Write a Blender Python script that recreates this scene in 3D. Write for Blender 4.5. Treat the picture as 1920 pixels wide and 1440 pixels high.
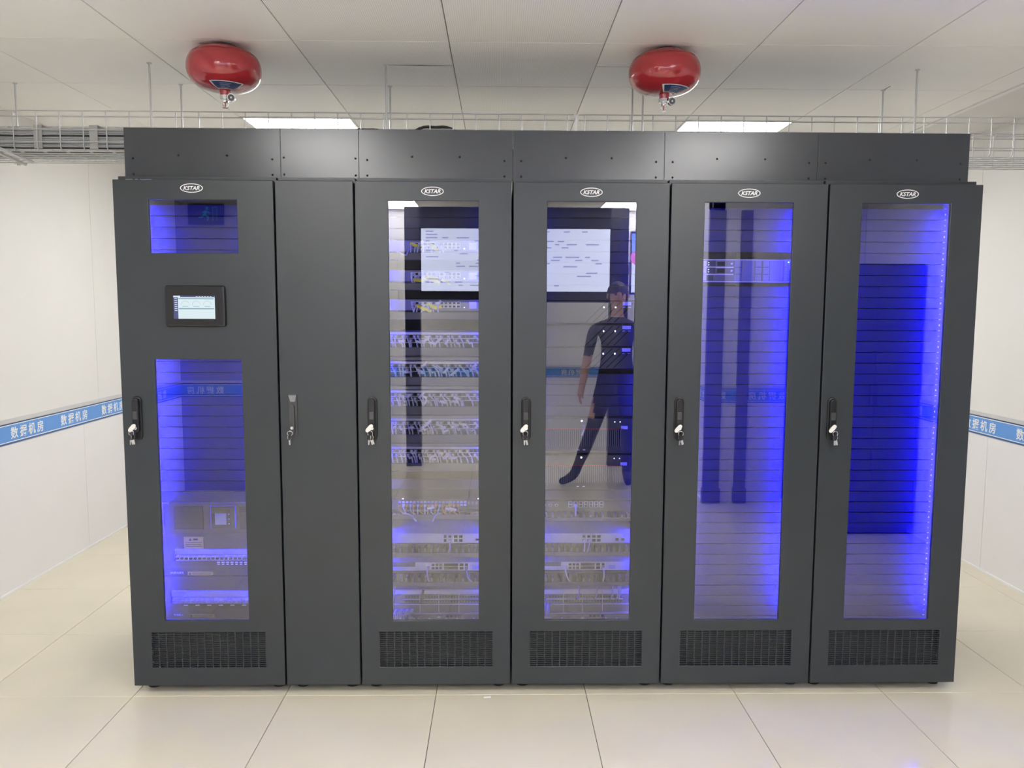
import bpy, bmesh, math, random
from mathutils import Vector, Matrix

for o in list(bpy.data.objects):
    bpy.data.objects.remove(o)
S = bpy.context.scene
C = S.collection
PI = math.pi

# ------------------------------------------------------------------ camera
cam_d = bpy.data.cameras.new('camera')
cam = bpy.data.objects.new('camera', cam_d)
C.objects.link(cam)
cam_d.sensor_width = 36.0
cam_d.lens = 36.0 * 1463.6 / 1920.0
cam_d.clip_start = 0.02
YAW, PITCH, ROLL = 0.01683, -0.09527, 0.00359
fw = Vector((math.sin(YAW) * math.cos(PITCH), math.cos(YAW) * math.cos(PITCH), math.sin(PITCH)))
rt = Vector((math.cos(YAW), -math.sin(YAW), 0))
up = rt.cross(fw)
r2 = rt * math.cos(ROLL) + up * math.sin(ROLL)
u2 = up * math.cos(ROLL) - rt * math.sin(ROLL)
M = Matrix.Identity(4)
for i in range(3):
    M[i][0], M[i][1], M[i][2] = r2[i], u2[i], -fw[i]
M.translation = (1.4488, -3.0012, 1.5326)
cam.matrix_world = M
S.camera = cam

# ------------------------------------------------------------------ world, exposure, light strength
w = bpy.data.worlds.new('world')
S.world = w
w.use_nodes = True
w.node_tree.nodes['Background'].inputs[0].default_value = (0.8, 0.85, 0.9, 1)
w.node_tree.nodes['Background'].inputs[1].default_value = 0.05
S.view_settings.view_transform = 'Standard'
S.view_settings.look = 'None'
S.view_settings.gamma = 1
S.view_settings.use_curve_mapping = False
S.view_settings.exposure = 0.3
PANEL_GLOW = 25.0          # ceiling light panels
LED_STRONG = 1050.0         # blue strips in the touchscreen cabinet and the two on the right
LED_SOFT = 240.0            # blue strips in the two equipment cabinets


# ------------------------------------------------------------------ materials
MATS = {}


def mat(name, col, rough=0.5, metal=0.0, emit=0.0, noise=0.0, nscale=40.0, bump=0.0, bscale=300.0, coat=0.0, spec=0.5, rnd=0.0, ecol=None):
    if name in MATS:
        return MATS[name]
    m = bpy.data.materials.new(name)
    m.use_nodes = True
    nt = m.node_tree
    b = nt.nodes['Principled BSDF']
    b.inputs['Base Color'].default_value = (*col, 1)
    b.inputs['Roughness'].default_value = rough
    b.inputs['Metallic'].default_value = metal
    b.inputs['Specular IOR Level'].default_value = spec
    b.inputs['Coat Weight'].default_value = coat
    if emit:
        b.inputs['Emission Color'].default_value = (*(ecol or col), 1)
        b.inputs['Emission Strength'].default_value = emit
    if noise or bump:
        tc = nt.nodes.new('ShaderNodeTexCoord')
    if noise:
        n = nt.nodes.new('ShaderNodeTexNoise')
        n.inputs['Scale'].default_value = nscale
        n.inputs['Detail'].default_value = 4
        nt.links.new(tc.outputs['Object'], n.inputs['Vector'])
        mp = nt.nodes.new('ShaderNodeMapRange')
        mp.inputs['From Min'].default_value = 0.3
        mp.inputs['From Max'].default_value = 0.7
        mp.inputs['To Min'].default_value = 1 - noise
        mp.inputs['To Max'].default_value = 1 + noise
        nt.links.new(n.outputs['Fac'], mp.inputs['Value'])
        v = nt.nodes.new('ShaderNodeVectorMath')
        v.operation = 'SCALE'
        v.inputs[0].default_value = col
        nt.links.new(mp.outputs['Result'], v.inputs['Scale'])
        src = v.outputs['Vector']
        if rnd:
            oi = nt.nodes.new('ShaderNodeObjectInfo')
            m2 = nt.nodes.new('ShaderNodeMapRange')
            m2.inputs['To Min'].default_value = 1 - rnd
            m2.inputs['To Max'].default_value = 1 + rnd
            nt.links.new(oi.outputs['Random'], m2.inputs['Value'])
            v2 = nt.nodes.new('ShaderNodeVectorMath')
            v2.operation = 'SCALE'
            nt.links.new(src, v2.inputs[0])
            nt.links.new(m2.outputs['Result'], v2.inputs['Scale'])
            src = v2.outputs['Vector']
        nt.links.new(src, b.inputs['Base Color'])
    if bump:
        n2 = nt.nodes.new('ShaderNodeTexNoise')
        n2.inputs['Scale'].default_value = bscale
        n2.inputs['Detail'].default_value = 3
        nt.links.new(tc.outputs['Object'], n2.inputs['Vector'])
        bp = nt.nodes.new('ShaderNodeBump')
        bp.inputs['Strength'].default_value = bump
        bp.inputs['Distance'].default_value = 0.001
        nt.links.new(n2.outputs['Fac'], bp.inputs['Height'])
        nt.links.new(bp.outputs['Normal'], b.inputs['Normal'])
    MATS[name] = m
    return m


def mat_glass(name, tint, ior):
    m = bpy.data.materials.new(name)
    m.use_nodes = True
    nt = m.node_tree
    nt.nodes.remove(nt.nodes['Principled BSDF'])
    out = nt.nodes['Material Output']
    t = nt.nodes.new('ShaderNodeBsdfTransparent')
    t.inputs[0].default_value = (*tint, 1)
    g = nt.nodes.new('ShaderNodeBsdfGlossy')
    g.inputs['Color'].default_value = (0.97, 0.97, 1, 1)
    g.inputs['Roughness'].default_value = 0.0
    fr = nt.nodes.new('ShaderNodeFresnel')
    fr.inputs['IOR'].default_value = ior
    mx = nt.nodes.new('ShaderNodeMixShader')
    nt.links.new(fr.outputs[0], mx.inputs[0])
    nt.links.new(t.outputs[0], mx.inputs[1])
    nt.links.new(g.outputs[0], mx.inputs[2])
    nt.links.new(mx.outputs[0], out.inputs[0])
    MATS[name] = m
    return m


def mat_clear(name):
    m = bpy.data.materials.new(name)
    m.use_nodes = True
    nt = m.node_tree
    nt.nodes.remove(nt.nodes['Principled BSDF'])
    t = nt.nodes.new('ShaderNodeBsdfTransparent')
    nt.links.new(t.outputs[0], nt.nodes['Material Output'].inputs[0])
    MATS[name] = m
    return m


def mat_perforated(name, col):
    m = mat(name, col, 0.55, noise=0.02, nscale=3)
    nt = m.node_tree
    b = nt.nodes['Principled BSDF']
    tc = nt.nodes.new('ShaderNodeTexCoord')
    vo = nt.nodes.new('ShaderNodeTexVoronoi')
    vo.inputs['Scale'].default_value = 130
    vo.inputs['Randomness'].default_value = 0
    nt.links.new(tc.outputs['Object'], vo.inputs['Vector'])
    gt = nt.nodes.new('ShaderNodeMath')
    gt.operation = 'LESS_THAN'
    gt.inputs[1].default_value = 0.22
    nt.links.new(vo.outputs['Distance'], gt.inputs[0])
    mx = nt.nodes.new('ShaderNodeMix')
    mx.data_type = 'RGBA'
    mx.inputs[6].default_value = (*col, 1)
    mx.inputs[7].default_value = (0.66, 0.65, 0.62, 1)
    nt.links.new(gt.outputs[0], mx.inputs[0])
    nt.links.new(mx.outputs[2], b.inputs['Base Color'])
    return m


BLACK = mat('black_powder_coat', (0.028, 0.034, 0.039), 0.36, noise=0.05, nscale=6, bump=0.06, bscale=500, spec=0.55)
DUCT = mat('black_satin_sheet', (0.031, 0.037, 0.044), 0.25, noise=0.06, nscale=5, spec=0.75)
INNER = mat('black_inner_metal', (0.022, 0.023, 0.025), 0.5)
BLANK = mat('dark_grey_blanking_plastic', (0.042, 0.042, 0.046), 0.65, noise=0.06, nscale=12, spec=0.25)
PLASTIC = mat('black_plastic', (0.012, 0.012, 0.013), 0.3)
RUBBER = mat('black_rubber', (0.015, 0.015, 0.016), 0.6)
HANDLE = mat('grey_black_zinc', (0.05, 0.052, 0.055), 0.35)
SILVER = mat('silver_painted_steel', (0.68, 0.69, 0.71), 0.38, metal=0.15, noise=0.03, nscale=30)
GREYM = mat('dark_grey_metal', (0.13, 0.13, 0.135), 0.45, noise=0.05, nscale=20)
MIDGREY = mat('mid_grey_metal', (0.24, 0.24, 0.245), 0.45, noise=0.05, nscale=20)
PORT = mat('black_port_cavity', (0.006, 0.006, 0.007), 0.7, spec=0.2)
PORTRIM = mat('light_port_rim', (0.82, 0.82, 0.8), 0.4)
CHROME = mat('chrome', (0.8, 0.8, 0.8), 0.15, metal=1)
KEYM = mat('nickel_key', (0.72, 0.71, 0.68), 0.28, metal=0.9)
KEYB = mat('white_key_bow', (0.75, 0.74, 0.70), 0.4)
ZINC = mat('galvanised_wire', (0.62, 0.63, 0.63), 0.35, metal=0.7)
CABLE_W = mat('white_cable_jacket', (0.86, 0.86, 0.88), 0.45)
CABLE_G = mat('grey_cable_jacket', (0.42, 0.44, 0.45), 0.5)
CABLE_DK = mat('black_cable_jacket', (0.02, 0.02, 0.022), 0.5)
CABLE_O = mat('orange_fibre_jacket', (0.75, 0.38, 0.12), 0.45)
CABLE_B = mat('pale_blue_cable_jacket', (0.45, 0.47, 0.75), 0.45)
TAG_W = mat('white_paper_tag', (0.92, 0.92, 0.92), 0.6)
TAG_Y = mat('yellow_paper_tag', (0.95, 0.84, 0.02), 0.6)
LABEL_Y = mat('yellow_warning_label', (0.86, 0.75, 0.10), 0.5)
INK = mat('dark_print_ink', (0.03, 0.03, 0.03), 0.6)
WHITE_P = mat('white_print', (0.85, 0.85, 0.85), 0.45)
STRAP = mat('grey_strap_fabric', (0.42, 0.42, 0.41), 0.8, noise=0.1, nscale=200)
RED = mat('red_gloss_paint', (0.42, 0.032, 0.042), 0.16, coat=0.5)
NAVY = mat('navy_label', (0.03, 0.05, 0.14), 0.4)
WALL_U = mat('cream_wall_panel', (0.785, 0.775, 0.755), 0.55, noise=0.012, nscale=3)
WALL_L = mat('pale_grey_wall_panel', (0.83, 0.82, 0.835), 0.45, noise=0.012, nscale=3)
WALL_G = mat('dimmed_wall_panel', (0.33, 0.33, 0.34), 0.5, noise=0.02, nscale=3)  # grey chosen to dim the unseen near-left wall's reflection in the door glass
JOINT = mat('grey_joint', (0.42, 0.41, 0.40), 0.7)
RAIL = mat('light_grey_rail', (0.60, 0.60, 0.61), 0.4)
BLUE = mat('blue_vinyl_band', (0.125, 0.335, 0.78), 0.35)
BLUE_D = mat('dark_blue_vinyl', (0.05, 0.13, 0.33), 0.4)
WHITE_T = mat('white_vinyl', (0.88, 0.89, 0.9), 0.4)
SKIRT = mat('white_skirting', (0.85, 0.85, 0.84), 0.4)
CEIL = mat('white_ceiling_tile', (0.93, 0.92, 0.885), 0.5, noise=0.012, nscale=4, rnd=0.012)
CEILP = mat_perforated('perforated_ceiling_tile', (0.93, 0.92, 0.885))
CEILB = mat('plaster_ceiling', (0.76, 0.75, 0.735), 0.7)
GRID = mat('ceiling_joint', (0.22, 0.22, 0.21), 0.7)
FLOORM = mat('beige_polished_tile', (0.715, 0.66, 0.52), 0.12, noise=0.03, nscale=2.5, rnd=0.012, spec=0.55)
GROUT = mat('dark_grout', (0.12, 0.11, 0.10), 0.8)
LIGHT = mat('light_panel_diffuser', (0.9, 0.9, 0.9), 0.5, emit=PANEL_GLOW, ecol=(1.0, 0.985, 0.965))
LFRAME = mat('white_light_frame', (0.8, 0.8, 0.8), 0.4)
LED_A = mat('blue_led_strip', (0.02, 0.02, 0.9), 0.4, emit=LED_STRONG, ecol=(0.004, 0.003, 1.0))
LED_B = mat('soft_blue_led_strip', (0.02, 0.02, 0.9), 0.4, emit=LED_SOFT, ecol=(0.03, 0.03, 1.0))
LED_DOT = mat('white_status_led', (0.8, 0.9, 1), 0.4, emit=3.0, ecol=(0.85, 0.93, 1.0))
LED_G = mat('green_status_led', (0.4, 1, 0.7), 0.4, emit=4.0, ecol=(0.6, 1.0, 0.85))
REDLINE = mat('red_trim_line', (0.5, 0.03, 0.04), 0.4)
SCREEN = mat('screen_glow', (0.05, 0.05, 0.05), 0.3, emit=0.66, ecol=(0.78, 0.95, 1.0))
SCREEN_N = mat('screen_navy', (0.03, 0.03, 0.06), 0.3, emit=0.25, ecol=(0.12, 0.14, 0.5))
SCREEN_T = mat('screen_teal', (0.05, 0.05, 0.05), 0.3, emit=0.4, ecol=(0.35, 0.68, 0.82))
SCREEN_G = mat('screen_grey', (0.05, 0.05, 0.05), 0.3, emit=0.5, ecol=(0.35, 0.42, 0.48))
LCD = mat('grey_lcd', (0.35, 0.36, 0.36), 0.3, emit=0.06, ecol=(0.7, 0.75, 0.75))
TV = mat('monitor_glow', (0.6, 0.65, 0.8), 0.3, emit=2.2, ecol=(0.70, 0.76, 1.0))
TV_B = mat('monitor_blue', (0.2, 0.3, 0.8), 0.3, emit=1.6, ecol=(0.2, 0.32, 0.95))
TV_P = mat('monitor_pink', (0.7, 0.2, 0.5), 0.3, emit=1.2, ecol=(0.75, 0.2, 0.5))
TV_T = mat('monitor_text', (0.05, 0.06, 0.2), 0.5, emit=1.4, ecol=(0.6, 0.65, 1.2))
EXIT_G = mat('exit_sign_green', (0.02, 0.3, 0.18), 0.4, emit=0.25, ecol=(0.02, 0.5, 0.3))
SKIN = mat('skin', (0.55, 0.33, 0.24), 0.5)
HAIR = mat('black_hair', (0.012, 0.01, 0.01), 0.6)
SHIRT = mat('charcoal_shirt', (0.03, 0.03, 0.034), 0.85, noise=0.15, nscale=40)
TROUS = mat('black_trousers', (0.014, 0.014, 0.017), 0.85)
SHOE = mat('black_shoe', (0.01, 0.01, 0.011), 0.5)
GLASS = mat_glass('tinted_door_glass', (0.985, 0.985, 1.0), 2.45)
CLEAR = mat_clear('glass_inner_face')
DOORG = mat('dark_bronze_frame', (0.13, 0.13, 0.14), 0.5)


# ------------------------------------------------------------------ mesh helpers (coordinates are world metres)
class MB:
    def __init__(s):
        s.v = []
        s.f = []
        s.sm = []

    def add(s, vs, fs, smooth=False):
        n = len(s.v)
        s.v += [tuple(v) for v in vs]
        s.f += [[i + n for i in f] for f in fs]
        s.sm += [smooth] * len(fs)
        return s

    def box(s, x0, x1, y0, y1, z0, z1):
        return s.add([(x0, y0, z0), (x1, y0, z0), (x1, y1, z0), (x0, y1, z0), (x0, y0, z1), (x1, y0, z1), (x1, y1, z1), (x0, y1, z1)],
                     [(3, 2, 1, 0), (4, 5, 6, 7), (0, 1, 5, 4), (1, 2, 6, 5), (2, 3, 7, 6), (3, 0, 4, 7)])

    def bbox(s, x0, x1, y0, y1, z0, z1, b):
        """box with a chamfer on the front (low y) face"""
        vs = [(x0, y1, z0), (x1, y1, z0), (x1, y1, z1), (x0, y1, z1), (x0, y0 + b, z0), (x1, y0 + b, z0), (x1, y0 + b, z1), (x0, y0 + b, z1),
              (x0 + b, y0, z0 + b), (x1 - b, y0, z0 + b), (x1 - b, y0, z1 - b), (x0 + b, y0, z1 - b)]
        fs = [(0, 3, 2, 1), (8, 9, 10, 11)]
        for i in range(4):
            j = (i + 1) % 4
            fs += [(i, j, 4 + j, 4 + i), (4 + i, 4 + j, 8 + j, 8 + i)]
        return s.add(vs, fs)

    def rbox(s, mtx, sx, sy, sz):
        vs = [mtx @ Vector((a * sx / 2, b * sy / 2, c * sz / 2)) for c in (-1, 1) for a, b in ((-1, -1), (1, -1), (1, 1), (-1, 1))]
        return s.add(vs, [(3, 2, 1, 0), (4, 5, 6, 7), (0, 1, 5, 4), (1, 2, 6, 5), (2, 3, 7, 6), (3, 0, 4, 7)])

    def cyl(s, p0, p1, r0, r1=None, n=12, caps=True):
        r1 = r0 if r1 is None else r1
        p0, p1 = Vector(p0), Vector(p1)
        d = (p1 - p0).normalized()
        a = d.orthogonal().normalized()
        b = d.cross(a)
        vs = []
        for p, r in ((p0, r0), (p1, r1)):
            vs += [p + (a * math.cos(2 * PI * i / n) + b * math.sin(2 * PI * i / n)) * r for i in range(n)]
        s.add(vs, [(i, (i + 1) % n, n + (i + 1) % n, n + i) for i in range(n)], True)
        if caps:
            s.add(vs, [tuple(range(n - 1, -1, -1)), tuple(range(n, 2 * n))])
        return s

    def tube(s, pts, r, n=6, closed=False):
        pts = [Vector(p) for p in pts]
        m = len(pts)
        vs = []
        a = None
        for i, p in enumerate(pts):
            if closed:
                d = pts[(i + 1) % m] - pts[i - 1]
            else:
                d = pts[min(i + 1, m - 1)] - pts[max(i - 1, 0)]
            d.normalize()
            if a is None:
                a = d.orthogonal().normalized()
            a = (a - d * a.dot(d)).normalized()
            b = d.cross(a)
            vs += [p + (a * math.cos(2 * PI * k / n) + b * math.sin(2 * PI * k / n)) * r for k in range(n)]
        fs = []
        for i in range(m if closed else m - 1):
            j = (i + 1) % m
            fs += [(i * n + k, i * n + (k + 1) % n, j * n + (k + 1) % n, j * n + k) for k in range(n)]
        s.add(vs, fs, True)
        if not closed:
            s.add(vs, [tuple(range(n - 1, -1, -1)), tuple(range((m - 1) * n, m * n))])
        return s

    def lathe(s, c, prof, n=40, a0=0.0, a1=2 * PI):
        full = abs(a1 - a0 - 2 * PI) < 1e-6
        cols = n if full else n + 1
        vs = []
        for k in range(cols):
            a = a0 + (a1 - a0) * k / n
            vs += [(c[0] + r * math.cos(a), c[1] + r * math.sin(a), c[2] + z) for r, z in prof]
        m = len(prof)
        fs = []
        for k in range(n):
            k2 = (k + 1) % cols
            fs += [(k * m + i, k2 * m + i, k2 * m + i + 1, k * m + i + 1) for i in range(m - 1)]
        return s.add(vs, fs, True)

    def plate(s, x0, x1, z0, z1, y0, y1, holes=()):
        """upright plate in the x-z plane with rectangular holes (hx0,hx1,hz0,hz1)"""
        xs = sorted({x0, x1, *[h[0] for h in holes], *[h[1] for h in holes]})
        zs = sorted({z0, z1, *[h[2] for h in holes], *[h[3] for h in holes]})
        nx, nz = len(xs), len(zs)

        def solid(i, j):
            if i < 0 or j < 0 or i >= nx - 1 or j >= nz - 1:
                return False
            cx, cz = (xs[i] + xs[i + 1]) / 2, (zs[j] + zs[j + 1]) / 2
            return not any(h[0] < cx < h[1] and h[2] < cz < h[3] for h in holes)
        vs = [(x, y, z) for y in (y0, y1) for z in zs for x in xs]
        I = lambda i, j, k: k * nx * nz + j * nx + i
        fs = []
        for i in range(nx - 1):
            for j in range(nz - 1):
                if not solid(i, j):
                    continue
                fs.append((I(i, j, 0), I(i + 1, j, 0), I(i + 1, j + 1, 0), I(i, j + 1, 0)))
                fs.append((I(i, j + 1, 1), I(i + 1, j + 1, 1), I(i + 1, j, 1), I(i, j, 1)))
                if not solid(i - 1, j):
                    fs.append((I(i, j + 1, 0), I(i, j + 1, 1), I(i, j, 1), I(i, j, 0)))
                if not solid(i + 1, j):
                    fs.append((I(i + 1, j, 0), I(i + 1, j, 1), I(i + 1, j + 1, 1), I(i + 1, j + 1, 0)))
                if not solid(i, j - 1):
                    fs.append((I(i, j, 0), I(i, j, 1), I(i + 1, j, 1), I(i + 1, j, 0)))
                if not solid(i, j + 1):
                    fs.append((I(i + 1, j + 1, 0), I(i + 1, j + 1, 1), I(i, j + 1, 1), I(i, j + 1, 0)))
        return s.add(vs, fs)

    def prism(s, poly, y0, y1):
        """poly of (x,z), extruded along y"""
        n = len(poly)
        vs = [(x, y0, z) for x, z in poly] + [(x, y1, z) for x, z in poly]
        fs = [tuple(range(n)), tuple(range(2 * n - 1, n - 1, -1))]
        fs += [(i, n + i, n + (i + 1) % n, (i + 1) % n) for i in range(n)]
        return s.add(vs, fs)

    def mesh(s, name, m, off=(0, 0, 0)):
        me = bpy.data.meshes.new(name)
        me.from_pydata([(v[0] - off[0], v[1] - off[1], v[2] - off[2]) for v in s.v], [], s.f)
        me.polygons.foreach_set('use_smooth', s.sm)
        me.materials.append(m)
        me.update()
        return me


def rrect(cx, cz, wd, ht, r, n=5):
    pts = []
    for (sx, sz, a) in ((1, -1, -PI / 2), (1, 1, 0), (-1, 1, PI / 2), (-1, -1, PI)):
        for k in range(n + 1):
            t = a + PI / 2 * k / n
            pts.append((cx + sx * (wd / 2 - r) + r * math.cos(t), cz + sz * (ht / 2 - r) + r * math.sin(t)))
    return pts


def smooth_path(pts, k=4):
    P = [Vector(p) for p in pts]
    P = [P[0] * 2 - P[1]] + P + [P[-1] * 2 - P[-2]]
    out = []
    for i in range(1, len(P) - 2):
        for j in range(k):
            t = j / k
            a, b, c, d = P[i - 1], P[i], P[i + 1], P[i + 2]
            out.append(0.5 * ((2 * b) + (c - a) * t + (2 * a - 5 * b + 4 * c - d) * t * t + (3 * b - a - 3 * c + d) * t ** 3))
    out.append(P[-2])
    return out


def tag(o, label=None, cat=None, group=None, kind=None):
    if label:
        o['label'] = label
    if cat:
        o['category'] = cat
    if group:
        o['group'] = group
    if kind:
        o['kind'] = kind
    return o


ORG = {}


def thing(name, label, cat, loc, group=None):
    o = bpy.data.objects.new(name, None)
    o.empty_display_size = 0.05
    C.objects.link(o)
    o.location = loc
    ORG[o] = Vector(loc)
    return tag(o, label, cat, group)


def part(name, mb, m, parent, bevel=0.0, kind=None, label=None, smooth_bevel=False):
    org = ORG[parent]
    o = bpy.data.objects.new(name, mb.mesh(name, m, org))
    C.objects.link(o)
    o.parent = parent
    ORG[o] = org
    if bevel:
        b = o.modifiers.new('bevel', 'BEVEL')
        b.width = bevel
        b.segments = 2
        b.limit_method = 'ANGLE'
    if kind:
        o['kind'] = kind
    if label:
        o['label'] = label
    return o


def inst(name, me, parent, loc, rot=None):
    """copy of a shared mesh at a world place under a parent"""
    o = bpy.data.objects.new(name, me)
    C.objects.link(o)
    o.parent = parent
    o.location = Vector(loc) - ORG[parent]
    if rot:
        o.rotation_euler = rot
    ORG[o] = Vector(loc)
    return o


def solo(name, mb, m, loc, label, cat, group=None, kind=None):
    """a thing that is one mesh"""
    o = bpy.data.objects.new(name, mb.mesh(name, m, loc))
    C.objects.link(o)
    o.location = loc
    ORG[o] = Vector(loc)
    return tag(o, label, cat, group, kind)


def struct(name, mb, m, loc=(0, 0, 0)):
    o = bpy.data.objects.new(name, mb.mesh(name, m, loc))
    C.objects.link(o)
    o.location = loc
    ORG[o] = Vector(loc)
    o['kind'] = 'structure'
    return o


def text_mesh(body, size, m, bold=0.0, shear=0.0, depth=0.0008, align='CENTER'):
    cu = bpy.data.curves.new('lettering', 'FONT')
    cu.body = body
    cu.size = size
    cu.align_x = align
    cu.align_y = 'CENTER'
    cu.offset = bold
    cu.shear = shear
    cu.extrude = depth
    cu.resolution_u = 3
    o = bpy.data.objects.new('lettering', cu)
    C.objects.link(o)
    dg = bpy.context.evaluated_depsgraph_get()
    me = bpy.data.meshes.new_from_object(o.evaluated_get(dg))
    bpy.data.objects.remove(o)
    me.materials.clear()
    me.materials.append(m)
    # centre
    xs = [v.co.x for v in me.vertices]
    ys = [v.co.y for v in me.vertices]
    if xs:
        cx, cy = (min(xs) + max(xs)) / 2, (min(ys) + max(ys)) / 2
        for v in me.vertices:
            v.co.x -= cx
            v.co.y -= cy
    return me


FRONT = (PI / 2, 0, 0)        # lettering standing upright, facing -y
XL, XR = -1.175, 4.305        # side walls
YB, YF = 2.9, -5.4            # wall behind the cabinets, wall behind the camera
HC = 2.5808                   # ceiling height

# ------------------------------------------------------------------ floor
FT = 0.6
floor = struct('floor', MB().box(XL - 0.1, XR + 0.1, YF - 0.1, YB + 0.1, -0.12, -0.004), GROUT)
tcache = {}


def clipped(x0, x1, y0, y1, lo, hi, ylo, yhi, g):
    x0, x1, y0, y1 = max(x0 + g, lo), min(x1 - g, hi), max(y0 + g, ylo), min(y1 - g, yhi)
    return (x0, x1, y0, y1) if x1 - x0 > 0.02 and y1 - y0 > 0.02 else None


def tile(name, rect, z0, z1, m, parent, flip=False):
    x0, x1, y0, y1 = rect
    wx, wy = round(x1 - x0, 4), round(y1 - y0, 4)
    key = (name, wx, wy, m.name)
    if key not in tcache:
        b = 0.0012
        h = z1 - z0
        zt, zs = (h, h - b) if not flip else (0, b)
        zo = 0 if not flip else h
        vs = [(-wx / 2, -wy / 2, zo), (wx / 2, -wy / 2, zo), (wx / 2, wy / 2, zo), (-wx / 2, wy / 2, zo)]
        vs += [(-wx / 2, -wy / 2, zs), (wx / 2, -wy / 2, zs), (wx / 2, wy / 2, zs), (-wx / 2, wy / 2, zs)]
        vs += [(-wx / 2 + b, -wy / 2 + b, zt), (wx / 2 - b, -wy / 2 + b, zt), (wx / 2 - b, wy / 2 - b, zt), (-wx / 2 + b, wy / 2 - b, zt)]
        fs = [(8, 9, 10, 11)]
        for i in range(4):
            j = (i + 1) % 4
            fs += [(i, j, 4 + j, 4 + i), (4 + i, 4 + j, 8 + j, 8 + i)]
        if flip:
            fs = [tuple(reversed(f)) for f in fs]
        tcache[key] = MB().add(vs, fs).mesh(name, m)
    return inst(name, tcache[key], parent, ((x0 + x1) / 2, (y0 + y1) / 2, z0))


for i in range(-1, 9):
    for j in range(-12, 4):
        r = clipped(-0.5997 + i * FT, -0.5997 + (i + 1) * FT, 1.186 + (j - 1) * FT, 1.186 + j * FT, XL, XR, YF, YB, 0.0011)
        if r:
            tile('floor_tile', r, -0.01, 0.0, FLOORM, floor)

# ------------------------------------------------------------------ ceiling: tiles, plaster border, light panels
CT = 0.61584
CX0, CY0 = 0.0179, 0.1914
ceiling = struct('ceiling', MB().box(XL - 0.1, XR + 0.1, YF - 0.1, YB + 0.1, HC + 0.012, HC + 0.1), GRID)
XBORD = 3.895
LWHERE = {(0, 2): 'glowing behind the left half of the cabinets', (4, 2): 'glowing behind the right half of the cabinets',
          (0, -4): 'over the open floor in front of the left cabinets', (4, -4): 'over the open floor in front of the right cabinets',
          (0, -7): 'behind the camera on the left, nearer than the monitors', (4, -7): 'behind the camera on the right, nearer than the monitors',
          (0, -9): 'above the left monitor behind the camera', (4, -9): 'above the right monitor behind the camera'}
LIGHTS = [(c, rr) for c in (0, 4) for rr in (2, -4, -7, -9)]
for i in range(-2, 8):
    for j in range(-10, 6):
        r = clipped(CX0 + i * CT, CX0 + (i + 1) * CT, CY0 + j * CT, CY0 + (j + 1) * CT, XL, XBORD - 0.03, YF, YB, 0.0019)
        if not r:
            continue
        if (i, j) in LIGHTS:
            t = thing('ceiling_light', 'square white ceiling light panel ' + LWHERE[(i, j)], 'ceiling light',
                ((r[0] + r[1]) / 2, (r[2] + r[3]) / 2, HC), 'square ceiling light panels')
            part('frame', MB().box(r[0], r[0] + 0.012, r[2], r[3], HC - 0.002, HC + 0.01).box(r[1] - 0.012, r[1], r[2], r[3], HC - 0.002, HC + 0.01)
                 .box(r[0] + 0.012, r[1] - 0.012, r[2], r[2] + 0.012, HC - 0.002, HC + 0.01).box(r[0] + 0.012, r[1] - 0.012, r[3] - 0.012, r[3], HC - 0.002, HC + 0.01), LFRAME, t)
            part('diffuser', MB().box(r[0] + 0.012, r[1] - 0.012, r[2] + 0.012, r[3] - 0.012, HC, HC + 0.008), LIGHT, t)
            continue
        tile('ceiling_tile', r, HC, HC + 0.012, CEILP if i in (1, 2) else CEIL, ceiling, True)
part('plaster_border', MB().box(XBORD, XR, YF, YB, HC, HC + 0.012), CEILB, ceiling)
part('border_trim', MB().box(XBORD - 0.03, XBORD, YF, YB, HC - 0.006, HC + 0.012), SKIRT, ceiling)

# ------------------------------------------------------------------ walls with panels, rail, blue lettered band
ZB0, ZB1 = 0.803, 0.917


CHARS = {}
for ch in '数据机房':
    CHARS[ch] = text_mesh(ch, 0.066, WHITE_T, bold=0.0011, depth=0.0004)


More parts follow.
